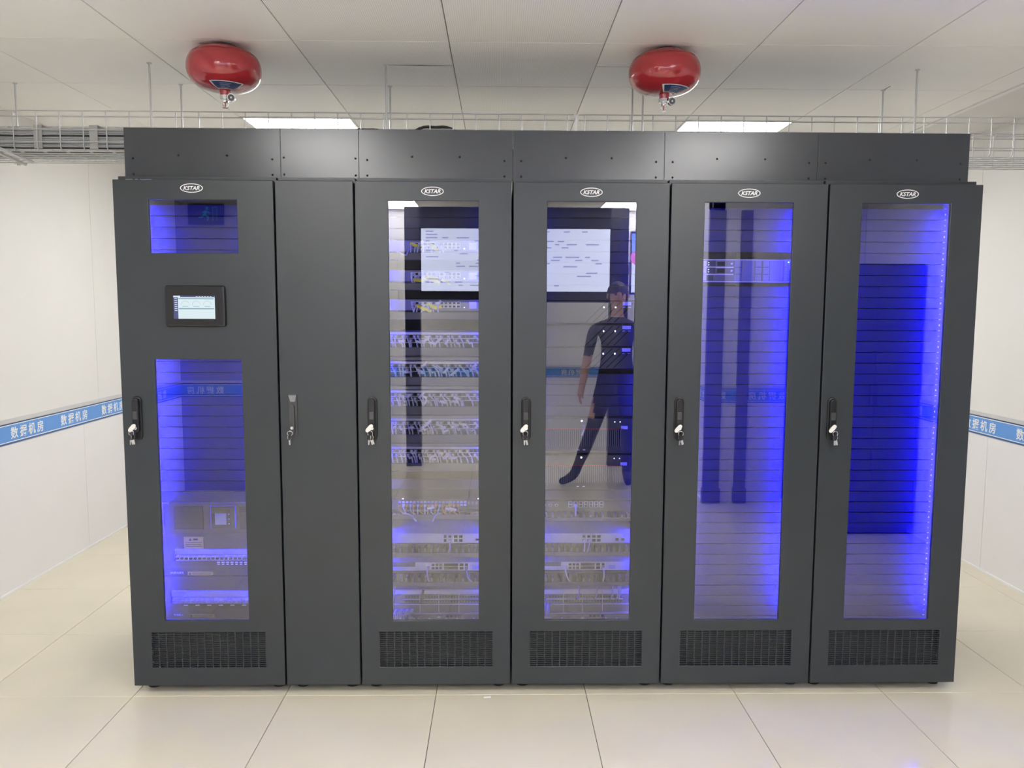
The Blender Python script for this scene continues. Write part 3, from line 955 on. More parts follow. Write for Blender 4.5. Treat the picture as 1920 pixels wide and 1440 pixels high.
# three upper switches with yellow tags
for si, zt in enumerate([1.8054, 1.6870, 1.5709]):
    nm = ['top', 'middle', 'lowest'][si]
    t = thing('network_switch', 'blue-grey switch with yellow-tagged cables, %s of the three at the top of the rack' % nm, 'network switch',
              (c3x, RK + 0.15, zt - 0.0438), 'upper switches with yellow cable tags')
    part('chassis', MB().box(c3x - 0.221, c3x + 0.221, RK, RK + 0.3, zt - 0.0438, zt), MIDGREY, t, bevel=0.0015)
    ears(t, c3x, zt - 0.0438, zt, MIDGREY)
    x0 = c3x - 0.098
    zr = (zt - 0.0145, zt - 0.0275)
    part('port_rims', port_rims(x0, 0.0166, 12, zr, RK, 0.0158, 0.0125), PORTRIM, t, kind='stuff')
    part('ports', rj_ports(x0, 0.0166, 12, zr, RK - 0.0004, 0.0112, 0.0085), PORT, t, kind='stuff')
    part('status_led', MB().box(x0 + 0.205, x0 + 0.209, RK - 0.0012, RK, zt - 0.034, zt - 0.030), LED_DOT, t)
    part('module_cover', MB().box(c3x + 0.128, c3x + 0.158, RK - 0.001, RK, zt - 0.036, zt - 0.008), SILVER, t)
    cable_manager(c3x, zt - 0.050, 0.030, 'dark cable bar below the %s yellow-tagged switch' % nm, depth=0.04)
    nt_ = [8, 9, 7][si]
    for i in range(nt_):
        x = x0 + i * 0.0166
        z = zr[i % 2]
        sl = rng.uniform(-0.012, 0.018) if si < 2 else rng.uniform(-0.03, 0.01)
        pts = [(x, RK - 0.001, z), (x, RK - 0.018, z - 0.001), (x + sl * 0.5, RK - 0.036, z - 0.012), (x + sl, RK - 0.03, zt - 0.058)]
        ts = None
        pr = [0.25, 0.55, 0.75][si]
        if rng.random() < pr:
            ts = (rng.randint(4, 6), rng.uniform(-0.1, 0.6), 0.0, rng.uniform(0.034, 0.048), TAG_Y)
        elif rng.random() < 0.3:
            ts = (4, rng.uniform(-0.8, 0.8), 0.2, 0.024, TAG_W)
        patch_cable(pts, CABLE_W, 'white cable hanging from the %s yellow-tagged switch' % nm, 'cables of the yellow-tagged switches', tagspec=ts)
    if si == 0:
        patch_cable([(x0 - 0.002, RK - 0.001, zr[1]), (x0 - 0.004, RK - 0.03, zr[1]), (x0 - 0.014, RK - 0.04, zt - 0.050), (x0 - 0.022, RK - 0.04, zt - 0.062), (x0 - 0.060, RK - 0.036, zt - 0.046)],
                    CABLE_B, 'pale blue cable curling left off the top yellow-tagged switch', 'cables of the yellow-tagged switches')

# fibre panel with orange cables in cabinet 3
zt = 0.7530
t = thing('fibre_panel', 'black fibre patch panel with orange cables in the lower patch cabinet', 'patch panel', (c3x, RK + 0.1, zt - 0.0438))
part('chassis', MB().box(c3x - 0.221, c3x + 0.221, RK, RK + 0.22, zt - 0.0438, zt), INNER, t)
ears(t, c3x, zt - 0.0438, zt, INNER)
part('adapters', port_rims(c3x - 0.158, 0.0149, 19, (zt - 0.012, zt - 0.024), RK, 0.0105, 0.0085), CABLE_B, t, kind='stuff')
part('ports', rj_ports(c3x + 0.125, 0.016, 4, (zt - 0.016,), RK, 0.010, 0.012), GREYM, t, kind='stuff')
part('status_led', MB().box(c3x - 0.148, c3x - 0.143, RK - 0.001, RK, zt + 0.0005, zt + 0.0040).box(c3x + 0.162, c3x + 0.167, RK - 0.001, RK, zt + 0.0005, zt + 0.0040), LED_DOT, t)
cable_manager(c3x, 0.7000, 0.0200, 'grey cable bar under the fibre panel with orange cables', MIDGREY, depth=0.045)
for i in range(17):
    x = c3x - 0.158 + i * 0.0149
    z = zt - 0.024
    sl = rng.uniform(-0.006, 0.006) + (0.012 if i < 2 else 0)
    colm = CABLE_O if i % 2 == 0 or i > 11 else CABLE_W
    pts = [(x, RK - 0.001, z), (x, RK - 0.016, z - 0.004), (x + sl, RK - 0.030, z - 0.020), (x + sl * 2 + (0.02 if i % 3 == 0 else 0), RK - 0.026, z - 0.037)]
    ts = None
    if i in (8, 13, 14):
        ts = (4, rng.uniform(-0.5, 0.6), 0.2, 0.03, TAG_W)
    patch_cable(pts, colm, 'thin %s cable hanging from the fibre patch panel' % ('orange' if colm is CABLE_O else 'white'), 'cables of the fibre panel', r=0.002, tagspec=ts)
for (xa, xb) in ((-0.140, -0.085), (0.012, -0.020)):
    patch_cable([(c3x + xa, RK - 0.050, zt - 0.047), (c3x + (xa + xb) / 2, RK - 0.056, zt - 0.049), (c3x + xb, RK - 0.052, zt - 0.078)], CABLE_B,
                'pale cable drooping over the bar %s of the fibre panel' % ('at the left' if xa < 0 else 'at the middle'), 'cables of the fibre panel', r=0.0032, plug=False)


def appliance(cx, zt, h, label, mods, cat='network appliance', name='network_appliance', body=SILVER, left_dark=None):
    """silver 1U appliance; mods = list of (kind, x0, n, rows) port groups"""
    t = thing(name, label, cat, (cx, RK + 0.2, zt - h))
    part('chassis', MB().box(cx - 0.221, cx + 0.221, RK - 0.012, RK + 0.38, zt - h, zt), body, t, bevel=0.0015)
    ears(t, cx, zt - h, zt, body)
    yf = RK - 0.012
    for (kd, x0, n, pit, wd, ht, rows) in mods:
        zs = [zt - h / 2] if rows == 1 else [zt - h * 0.31, zt - h * 0.70]
        if kd == 'frame':
            part('port_frame', MB().box(x0, x0 + wd, yf - 0.0015, yf, zt - h + 0.002, zt - 0.002), PORTRIM, t)
            yf_ = yf - 0.0015
        elif kd == 'port':
            part('ports', rj_ports(x0, pit, n, zs, yf - 0.0018, wd, ht), PORT, t, kind='stuff')
        elif kd == 'blue':
            part('badge', MB().box(x0, x0 + wd, yf - 0.001, yf, zt - h * 0.85, zt - h * 0.40), CABLE_B, t)
        elif kd == 'low':
            part('console_port', rj_ports(x0, pit, n, [zt - h * 0.62], yf - 0.001, wd, ht), PORT, t, kind='stuff')
        elif kd == 'dark':
            part('dark_bezel', MB().box(x0, x0 + wd, yf - 0.001, yf, zt - h * 0.52, zt - 0.001), GREYM, t)
    return t


# cabinet 3 appliances
appliance(c3x, 0.6120, 0.0414, 'plain silver appliance with a small port group, in the patch cabinet',
          [('port', c3x + 0.028, 1, 0.01, 0.010, 0.012, 2), ('port', c3x + 0.048, 1, 0.01, 0.011, 0.009, 2), ('port', c3x + 0.072, 2, 0.0205, 0.0145, 0.011, 2), ('low', c3x + 0.160, 1, 0.01, 0.013, 0.008, 1)])
appliance(c3x, 0.4909, 0.0366, 'silver appliance with a long framed port group, in the patch cabinet',
          [('dark', c3x - 0.221, 1, 0.01, 0.125, 0.01, 1), ('frame', c3x - 0.052, 1, 0.01, 0.180, 0.01, 1), ('port', c3x - 0.022, 3, 0.0155, 0.0115, 0.0095, 2), ('port', c3x + 0.052, 1, 0.01, 0.058, 0.011, 2),
           ('port', c3x + 0.095, 1, 0.01, 0.016, 0.011, 2), ('port', c3x + 0.116, 1, 0.01, 0.012, 0.010, 2), ('blue', c3x + 0.139, 1, 0.01, 0.028, 0.01, 1)])
cable_manager(c3x, 0.5640, 0.0420, 'slotted cable bar between the two silver appliances of the patch cabinet', MIDGREY, True)
cable_manager(c3x, 0.4390, 0.0390, 'slotted cable bar above the large chassis switch of the patch cabinet', MIDGREY, True)
patch_cable([(c3x + 0.048, RK - 0.014, 0.583), (c3x + 0.050, RK - 0.04, 0.578), (c3x + 0.049, RK - 0.05, 0.560), (c3x + 0.042, RK - 0.04, 0.538)], CABLE_W,
            'short white cable dropping from the plain silver appliance of the patch cabinet', 'single cables of the silver appliances', r=0.0033)
patch_cable([(c3x - 0.042, RK - 0.014, 0.470), (c3x - 0.044, RK - 0.04, 0.464), (c3x - 0.041, RK - 0.05, 0.440), (c3x - 0.036, RK - 0.04, 0.418)], CABLE_B,
            'pale cable at the left of the framed ports of the patch cabinet', 'single cables of the silver appliances', r=0.0036)
patch_cable([(c3x + 0.116, RK - 0.014, 0.465), (c3x + 0.117, RK - 0.04, 0.458), (c3x + 0.123, RK - 0.05, 0.438), (c3x + 0.138, RK - 0.04, 0.416)], CABLE_B,
            'pale cable at the right of the framed ports of the patch cabinet', 'single cables of the silver appliances', r=0.0036)


def chassis_switch(cx, zt, h, label, variant):
    t = thing('chassis_switch', label, 'network switch', (cx, RK + 0.2, zt - h))
    y = RK - 0.006
    part('chassis', MB().box(cx - 0.221, cx + 0.221, RK + 0.004, RK + 0.4, zt - h, zt), MIDGREY, t)
    part('top_lip', MB().box(cx - 0.20, cx + 0.20, y, RK + 0.004, zt - 0.018, zt), SILVER, t)
    part('line_card', MB().box(cx - 0.195, cx + 0.195, y, RK + 0.004, zt - 0.056, zt - 0.020), GREYM, t)
    part('card_ports', rj_ports(cx - 0.135, 0.0118, 26, (zt - 0.0285, zt - 0.0475), y - 0.0004, 0.0088, 0.0085), PORT, t, kind='stuff')
    part('card_rim', MB().box(cx - 0.150, cx + 0.170, y - 0.002, y, zt - 0.0405, zt - 0.0370), PORTRIM, t)
    part('card_edge', MB().box(cx - 0.20, cx + 0.20, y - 0.004, RK + 0.004, zt - 0.0615, zt - 0.0575), SILVER, t)
    part('fan_card', MB().box(cx - 0.195, cx + 0.195, y + 0.002, RK + 0.004, zt - 0.0950, zt - 0.0635), GREYM, t)
    part('card_edge', MB().box(cx - 0.20, cx + 0.20, y - 0.004, RK + 0.004, zt - 0.1020, zt - 0.0970), SILVER, t)
    part('control_card', MB().box(cx - 0.195, cx + 0.195, y, RK + 0.004, zt - 0.150, zt - 0.104), MIDGREY, t)
    part('control_ports', rj_ports(cx + 0.035, 0.0168, 4, (zt - 0.112,), y - 0.0004, 0.012, 0.009), PORT, t, kind='stuff')
    for xk in (-0.078, 0.0, 0.084):
        part('card_divider', MB().box(cx + xk - 0.001, cx + xk + 0.001, y - 0.004, y + 0.002, zt - 0.096, zt - 0.004), SILVER, t)
    for xk in (-0.055, 0.06, 0.13):
        part('ejector_handle', MB().tube(smooth_path([(cx + xk - 0.03, y, zt - 0.120), (cx + xk - 0.026, y - 0.016, zt - 0.124), (cx + xk + 0.01, y - 0.018, zt - 0.126), (cx + xk + 0.016, y, zt - 0.122)], 3), 0.0035, 6), SILVER, t)
    part('thumb_screw', MB().cyl((cx, y, zt - 0.118), (cx, y - 0.014, zt - 0.118), 0.008, 0.007, 14), KEYM, t)
    part('bottom_plate', MB().box(cx - 0.221, cx + 0.221, RK, RK + 0.3, zt - h - 0.10, zt - h), INNER, t)
    part('status_led', MB().box(cx - 0.074, cx - 0.070, y - 0.003, y, zt - 0.137, zt - 0.133), LED_G if variant == 0 else LED_DOT, t)
    return t


chassis_switch(c3x, 0.3690, 0.150, 'modular chassis switch at the bottom of the patch cabinet', 0)
rng2 = random.Random(5)
for i in range(10):
    x = c3x - 0.178 + i * 0.0075
    patch_cable([(x, RK - 0.004, 0.285), (x - 0.004, RK - 0.03, 0.282), (x - 0.010 + rng2.uniform(-.01, .01), RK - 0.05, 0.262), (x - 0.012, RK - 0.045, 0.232)],
                CABLE_B if i % 3 else CABLE_W, 'cable in the tangle at the lower left of the patch cabinet', 'cable tangle of the chassis switch',
                tagspec=((4, -0.45, 0.1, 0.045, TAG_W) if i == 6 else (5, 0.3, 0.1, 0.03, TAG_W) if i == 8 else None))
for s, xx in ((-1, -0.176), (1, 0.172)):
    for k in range(3):
        x = c3x + xx + s * k * 0.010
        patch_cable([(x, RK - 0.03, 0.400), (x + s * 0.004, RK - 0.036, 0.365), (x + s * 0.010, RK - 0.03, 0.320), (x + s * 0.008, RK - 0.02, 0.285)], CABLE_B,
                    'blue-lit cable running down the %s edge of the chassis switch of the patch cabinet' % ('left' if s < 0 else 'right'), 'cable tangle of the chassis switch', plug=False)
# black bracket leaning in front of the line card
solo('cable_clip', MB().rbox(Matrix.Translation((c3x - 0.068, RK - 0.02, 0.345)) @ Matrix.Rotation(0.18, 4, 'Y'), 0.010, 0.006, 0.058), PLASTIC, (c3x - 0.068, RK - 0.02, 0.316),
     'black strap in front of the chassis switch of the patch cabinet', 'strap')

# ---------------- cabinet 4: servers
DIAG = mat('server_bezel', (0.040, 0.041, 0.046), 0.4, noise=0.08, nscale=25)


def slant_server(cx, zt, h, label):
    t = thing('rack_server', label, 'server', (cx, RK + 0.3, zt - h), 'dark slant-vented servers')
    part('bezel', MB().box(cx - 0.222, cx + 0.222, RK - 0.014, RK + 0.55, zt - h, zt), DIAG, t, bevel=0.002)
    ears(t, cx, zt - h, zt, DIAG)
    yf = RK - 0.014
    mb = MB()
    for k in range(5):
        for (xa,) in ((0.000 + 0.0285 * k,),):
            x0, x1 = cx + xa, cx + xa + h * 0.92
            wv = 0.0024
            mb.add([(x0 - wv, yf - 0.0005, zt - h + 0.004), (x0 + wv, yf - 0.0005, zt - h + 0.004), (x1 + wv, yf - 0.0005, zt - 0.004), (x1 - wv, yf - 0.0005, zt - 0.004)], [(0, 1, 2, 3)])
    part('slant_vents', mb, PORT, t)
    part('status_led', MB().box(cx + 0.069, cx + 0.074, yf - 0.0012, yf, zt - 0.028, zt - 0.022).box(cx + 0.116, cx + 0.121, yf - 0.0012, yf, zt - 0.028, zt - 0.022), LED_DOT, t)
    part('side_marks', MB().box(cx + 0.147, cx + 0.158, yf - 0.001, yf, zt - 0.0255, zt - 0.0225).box(cx + 0.170, cx + 0.181, yf - 0.001, yf, zt - 0.0255, zt - 0.0225), CABLE_B, t)
    part('paper_sticker', MB().box(cx + 0.147, cx + 0.182, yf - 0.0012, yf, zt - 0.017, zt - 0.003), TAG_W, t, label='white paper sticker')
    return t


for i, (zt, h) in enumerate([(1.5670, 0.0885), (1.4716, 0.086), (1.3810, 0.0865)]):
    slant_server(c4x, zt, h, 'dark server with slanting vents, %s of the three stacked together' % ['top', 'middle', 'bottom'][i])
solo('rack_filler', MB().bbox(c4x - 0.2405, c4x + 0.2405, RK + 0.002, RK + 0.0062, 1.5700, 1.6285, 0.001), INNER, (c4x, RK + 0.004, 1.57), 'dark filler plate above the three slant-vented servers', 'filler plate')


def ribbed_server(cx, zt, h, label):
    t = thing('rack_server', label, 'server', (cx, RK + 0.3, zt - h), 'dark ribbed servers with a red line')
    yf = RK - 0.012
    part('chassis', MB().box(cx - 0.222, cx + 0.222, yf, RK + 0.5, zt - h, zt), DIAG, t, bevel=0.002)
    ears(t, cx, zt - h, zt, DIAG)
    zr = zt - 0.0425
    part('red_line', MB().box(cx - 0.215, cx + 0.160, yf - 0.0012, yf, zr - 0.0014, zr + 0.0010), REDLINE, t, label='thin red line')
    z0, z1 = zt - h + 0.030, zr - 0.004
    part('rib_backing', MB().box(cx - 0.215, cx + 0.150, yf - 0.0008, yf, z0, z1), PORT, t)
    mb = MB()
    for k in range(46):
        x = cx - 0.213 + k * 0.0080
        mb.box(x - 0.0020, x + 0.0020, yf - 0.004, yf - 0.0004, z0, z1)
    part('ribs', mb, GREYM, t, kind='stuff')
    part('status_led', MB().cyl((cx - 0.012, yf, zt - 0.010), (cx - 0.012, yf - 0.0012, zt - 0.010), 0.0036, n=12)
         .cyl((cx + 0.123, yf, zt - 0.014), (cx + 0.123, yf - 0.0012, zt - 0.014), 0.0022, n=10).cyl((cx + 0.145, yf, zt - 0.014), (cx + 0.145, yf - 0.0012, zt - 0.014), 0.0022, n=10), LED_DOT, t)
    part('latch_marks', MB().box(cx - 0.030, cx - 0.020, yf - 0.001, yf, zt - h + 0.012, zt - h + 0.0155).box(cx - 0.006, cx + 0.004, yf - 0.001, yf, zt - h + 0.012, zt - h + 0.0155), WHITE_P, t)
    part('paper_sticker', MB().box(cx + 0.149, cx + 0.176, yf - 0.0012, yf, zr - 0.001, zr + 0.012), TAG_W, t, label='white paper sticker')
    return t


ribbed_server(c4x, 1.0908, 0.1430, 'upper dark ribbed server with a thin red line')
ribbed_server(c4x, 0.9400, 0.1440, 'lower dark ribbed server with a thin red line')
# small key tag hanging on the upper ribbed server
t = thing('bezel_key', 'small key on a ring hanging on the upper ribbed server', 'keys', (c4x - 0.008, RK - 0.018, 1.02))
part('ring', MB().tube([(c4x - 0.008 + 0.0085 * math.cos(2 * PI * i / 18), RK - 0.0165, 1.056 + 0.0085 * math.sin(2 * PI * i / 18)) for i in range(18)], 0.0009, 5, True), CHROME, t)
part('key', MB().rbox(Matrix.Translation((c4x - 0.008, RK - 0.0175, 1.034)) @ Matrix.Rotation(0.3, 4, 'Y'), 0.004, 0.0015, 0.024), CABLE_B, t)

# black router
zt = 0.7480
t = thing('router', 'black router with a block of white-rimmed ports below the ribbed servers', 'router', (c4x, RK + 0.15, 0.7040))
part('chassis', MB().box(c4x - 0.221, c4x + 0.221, RK - 0.006, RK + 0.3, 0.7040, zt), DIAG, t, bevel=0.0015)
ears(t, c4x, 0.7040, zt, DIAG)
part('port_rims', port_rims(c4x - 0.054, 0.0213, 7, (zt - 0.0095, zt - 0.0215), RK - 0.006, 0.0165, 0.0125), PORTRIM, t, kind='stuff')
part('ports', rj_ports(c4x - 0.054, 0.0213, 7, (zt - 0.0095, zt - 0.0215), RK - 0.0064, 0.0112, 0.0088), PORT, t, kind='stuff')
part('side_port_rims', port_rims(c4x - 0.163, 0.026, 3, (zt - 0.0185,), RK - 0.006, 0.013, 0.009), PORTRIM, t, kind='stuff')
part('side_ports', rj_ports(c4x - 0.163, 0.026, 3, (zt - 0.019,), RK - 0.0064, 0.010, 0.006), PORT, t, kind='stuff')
patch_cable([(c4x - 0.0327, RK - 0.008, zt - 0.016), (c4x - 0.034, RK - 0.034, zt - 0.022), (c4x - 0.036, RK - 0.040, zt - 0.045), (c4x - 0.034, RK - 0.03, zt - 0.058)], CABLE_W,
            'white cable dropping from the black router', 'single cables of the silver appliances', r=0.0033)
cable_manager(c4x, 0.7035, 0.030, 'slotted cable bar under the black router', MIDGREY, True)
appliance(c4x, 0.6120, 0.0414, 'plain silver appliance with two white cables, in the server cabinet',
          [('port', c4x + 0.003, 2, 0.020, 0.012, 0.010, 2), ('port', c4x + 0.044, 2, 0.0205, 0.0145, 0.011, 2), ('low', c4x + 0.140, 2, 0.024, 0.013, 0.010, 1)])
appliance(c4x, 0.4920, 0.0366, 'silver appliance with a long framed port group, in the server cabinet',
          [('dark', c4x - 0.221, 1, 0.01, 0.130, 0.01, 1), ('frame', c4x - 0.082, 1, 0.01, 0.178, 0.01, 1), ('port', c4x - 0.053, 3, 0.0155, 0.0115, 0.0095, 2), ('port', c4x + 0.020, 1, 0.01, 0.058, 0.011, 2),
           ('port', c4x + 0.063, 1, 0.01, 0.016, 0.011, 2), ('port', c4x + 0.084, 1, 0.01, 0.012, 0.010, 2), ('blue', c4x + 0.107, 1, 0.01, 0.028, 0.01, 1)])
cable_manager(c4x, 0.5660, 0.0400, 'slotted cable bar between the two silver appliances of the server cabinet', MIDGREY, True)
cable_manager(c4x, 0.4380, 0.0380, 'slotted cable bar above the chassis switch of the server cabinet', MIDGREY, True)
for x, dx, nm in ((0.003, -0.001, 'left'), (0.023, -0.006, 'right')):
    patch_cable([(c4x + x, RK - 0.014, 0.583), (c4x + x, RK - 0.04, 0.578), (c4x + x + dx, RK - 0.05, 0.560), (c4x + x + dx * 1.6, RK - 0.04, 0.538)], CABLE_W,
                '%s one of the two white cables under the plain silver appliance of the server cabinet' % nm, 'single cables of the silver appliances', r=0.0033)
patch_cable([(c4x - 0.072, RK - 0.014, 0.470), (c4x - 0.074, RK - 0.04, 0.464), (c4x - 0.068, RK - 0.05, 0.440), (c4x - 0.058, RK - 0.04, 0.418)], CABLE_W,
            'white cable at the left of the framed ports of the server cabinet', 'single cables of the silver appliances', r=0.0036)
patch_cable([(c4x + 0.084, RK - 0.014, 0.466), (c4x + 0.084, RK - 0.04, 0.458), (c4x + 0.083, RK - 0.05, 0.438), (c4x + 0.080, RK - 0.04, 0.416)], CABLE_W,
            'white cable at the right of the framed ports of the server cabinet', 'single cables of the silver appliances', r=0.0036)
chassis_switch(c4x, 0.3690, 0.150, 'modular chassis switch at the bottom of the server cabinet', 1)
for i in range(6):
    x = c4x - 0.172 + i * 0.007
    patch_cable([(x, RK - 0.004, 0.310), (x - 0.003, RK - 0.03, 0.30), (x - 0.006, RK - 0.045, 0.268), (x + 0.004, RK - 0.045, 0.236)], CABLE_B if i % 2 else CABLE_W,
                'cable in the tangle at the lower left of the server cabinet', 'cable tangle of the server cabinet switch', tagspec=((6, 0.1, 0.0, 0.035, TAG_W) if i == 2 else None))
for x in (-0.022, 0.052, 0.118, 0.142, 0.150):
    patch_cable([(c4x + x + 0.006, RK - 0.02, 0.395), (c4x + x + 0.006, RK - 0.03, 0.366), (c4x + x - 0.001, RK - 0.028, 0.340), (c4x + x - 0.004, RK - 0.008, 0.332)], CABLE_B,
                'pale cable coming down onto the chassis switch of the server cabinet', 'cable tangle of the server cabinet switch', plug=False)

# ---------------- cabinet 5: power shelf
zt, zb = 1.7351, 1.6448
t = thing('power_shelf', 'silver power shelf with small modules, alone among blank panels', 'power shelf', (c5x, RK + 0.2, zb))
yf = RK - 0.010
part('chassis', MB().box(c5x - 0.222, c5x + 0.222, yf, RK + 0.36, zb, zt), GREYM, t)
ears(t, c5x, zb, zt, MIDGREY)
part('edge_strip', MB().box(c5x - 0.222, c5x + 0.222, yf - 0.003, yf, zt - 0.003, zt).box(c5x - 0.222, c5x + 0.222, yf - 0.003, yf, zb, zb + 0.003), SILVER, t)
hz = (zt - zb - 0.006) / 3
for k in range(3):
    z1 = zt - 0.003 - k * hz
    z0 = z1 - hz
    part('module_face', MB().box(c5x - 0.150, c5x - 0.120, yf - 0.003, yf, z0 + 0.003, z1 - 0.003), SILVER, t)
    part('module_catch', MB().cyl((c5x - 0.137, yf - 0.003, (z0 + z1) / 2), (c5x - 0.137, yf - 0.006, (z0 + z1) / 2), 0.004, n=12), INNER, t)
    if k < 2:
        part('divider', MB().box(c5x - 0.150, c5x - 0.010, yf - 0.003, yf, z0 - 0.002, z0 + 0.002), SILVER, t)
        part('module_panel', MB().box(c5x - 0.118, c5x - 0.084, yf - 0.004, yf, z0 + 0.0025, z1 - 0.001), INNER, t)
        part('module_vent', MB().box(c5x - 0.076, c5x - 0.046, yf - 0.0015, yf, z0 + 0.006, z1 - 0.006), PORT, t)
        part('module_catch', MB().cyl((c5x - 0.018, yf, (z0 + z1) / 2), (c5x - 0.018, yf - 0.005, (z0 + z1) / 2), 0.004, n=12), SILVER, t)
        part('module_led', MB().box(c5x - 0.113, c5x - 0.110, yf - 0.005, yf - 0.004, z0 + 0.008, z0 + 0.011).box(c5x - 0.113, c5x - 0.110, yf - 0.005, yf - 0.004, z0 + 0.017, z0 + 0.020), LED_DOT, t)
    else:
        part('module_panel', MB().box(c5x - 0.118, c5x - 0.092, yf - 0.004, yf, z0 + 0.003, z1 - 0.003), INNER, t)
    for (xa, xb) in ((-0.004, 0.020), (0.078, 0.101), (0.108, 0.132)):
        part('module_cover', MB().bbox(c5x + xa, c5x + xb, yf - 0.003, yf, z0 + 0.002, z1 - 0.002, 0.0015), MIDGREY, t)
    part('module_cover', MB().bbox(c5x + 0.192, c5x + 0.204, yf - 0.003, yf, z0 + 0.002, z1 - 0.002, 0.0015), MIDGREY, t)
part('plain_cover', MB().box(c5x + 0.024, c5x + 0.074, yf - 0.002, yf, zb + 0.005, zt - 0.005).box(c5x + 0.137, c5x + 0.188, yf - 0.002, yf, zb + 0.005, zt - 0.005), MIDGREY, t)
part('status_led', MB().box(c5x + 0.210, c5x + 0.213, yf - 0.002, yf, zt - 0.012, zt - 0.008), LED_G, t)

# ---------------- cabinet 1: UPS and two breaker units
z1, z0 = 0.7412, 0.6135
t = thing('ups_unit', 'dark UPS with a small grey display and louvred vents', 'UPS', (c1x, RK + 0.3, z0))
yf = RK - 0.016
part('chassis', MB().box(c1x - 0.222, c1x + 0.222, yf, RK + 0.55, z0, z1), DIAG, t, bevel=0.002)
ears(t, c1x, z0, z1, INNER)
slat_me = MB().box(-0.058, 0.058, -0.0035, 0.0, -0.0011, 0.0011).mesh('louvre', BLANK)
for (xc) in (c1x - 0.118, c1x + 0.150):
    part('vent_backing', MB().box(xc - 0.060, xc + 0.060, yf - 0.0006, yf, z0 + 0.018, z1 - 0.012), PORT, t)
    mb = MB()
    nl = 20
    for k in range(nl):
        z = z0 + 0.020 + k * (z1 - z0 - 0.034) / (nl - 1)
        mb.box(xc - 0.058, xc + 0.058, yf - 0.004, yf - 0.0004, z - 0.0013, z + 0.0013)
    part('louvres', mb, BLANK, t, kind='stuff')
dm = part('display_panel', MB().bbox(c1x - 0.028, c1x + 0.076, yf - 0.008, yf, z0 + 0.022, z1 - 0.008, 0.004), INNER, t)
part('lcd_surround', MB().box(c1x - 0.015, c1x + 0.055, yf - 0.0095, yf - 0.008, z0 + 0.034, z1 - 0.022), PLASTIC, dm)
part('lcd', MB().box(c1x - 0.008, c1x + 0.038, yf - 0.0103, yf - 0.0095, z0 + 0.040, z1 - 0.040), LCD, dm)
mb = MB()
for k in range(3):
    mb.cyl((c1x + 0.049, yf - 0.0095, z0 + 0.044 + k * 0.020), (c1x + 0.049, yf - 0.011, z0 + 0.044 + k * 0.020), 0.0022, n=10)
part('buttons', mb, WHITE_P, dm)
part('model_plate', MB().box(c1x - 0.232, c1x - 0.196, yf - 0.0015, yf, z1 - 0.004, z1 + 0.004), CABLE_B, t)


def label_print(o, x0, x1, z0, z1, y, lines):
    mb = MB()
    hh = (z1 - z0) / (lines * 2 + 1)
    for k in range(lines):
        zc = z1 - hh * (1.5 + 2 * k)
        mb.box(x0, x1 - (0.004 if k % 2 else 0), y - 0.0003, y, zc - hh * 0.3, zc + hh * 0.3)
    part('print', mb, INK, o, kind='stuff')


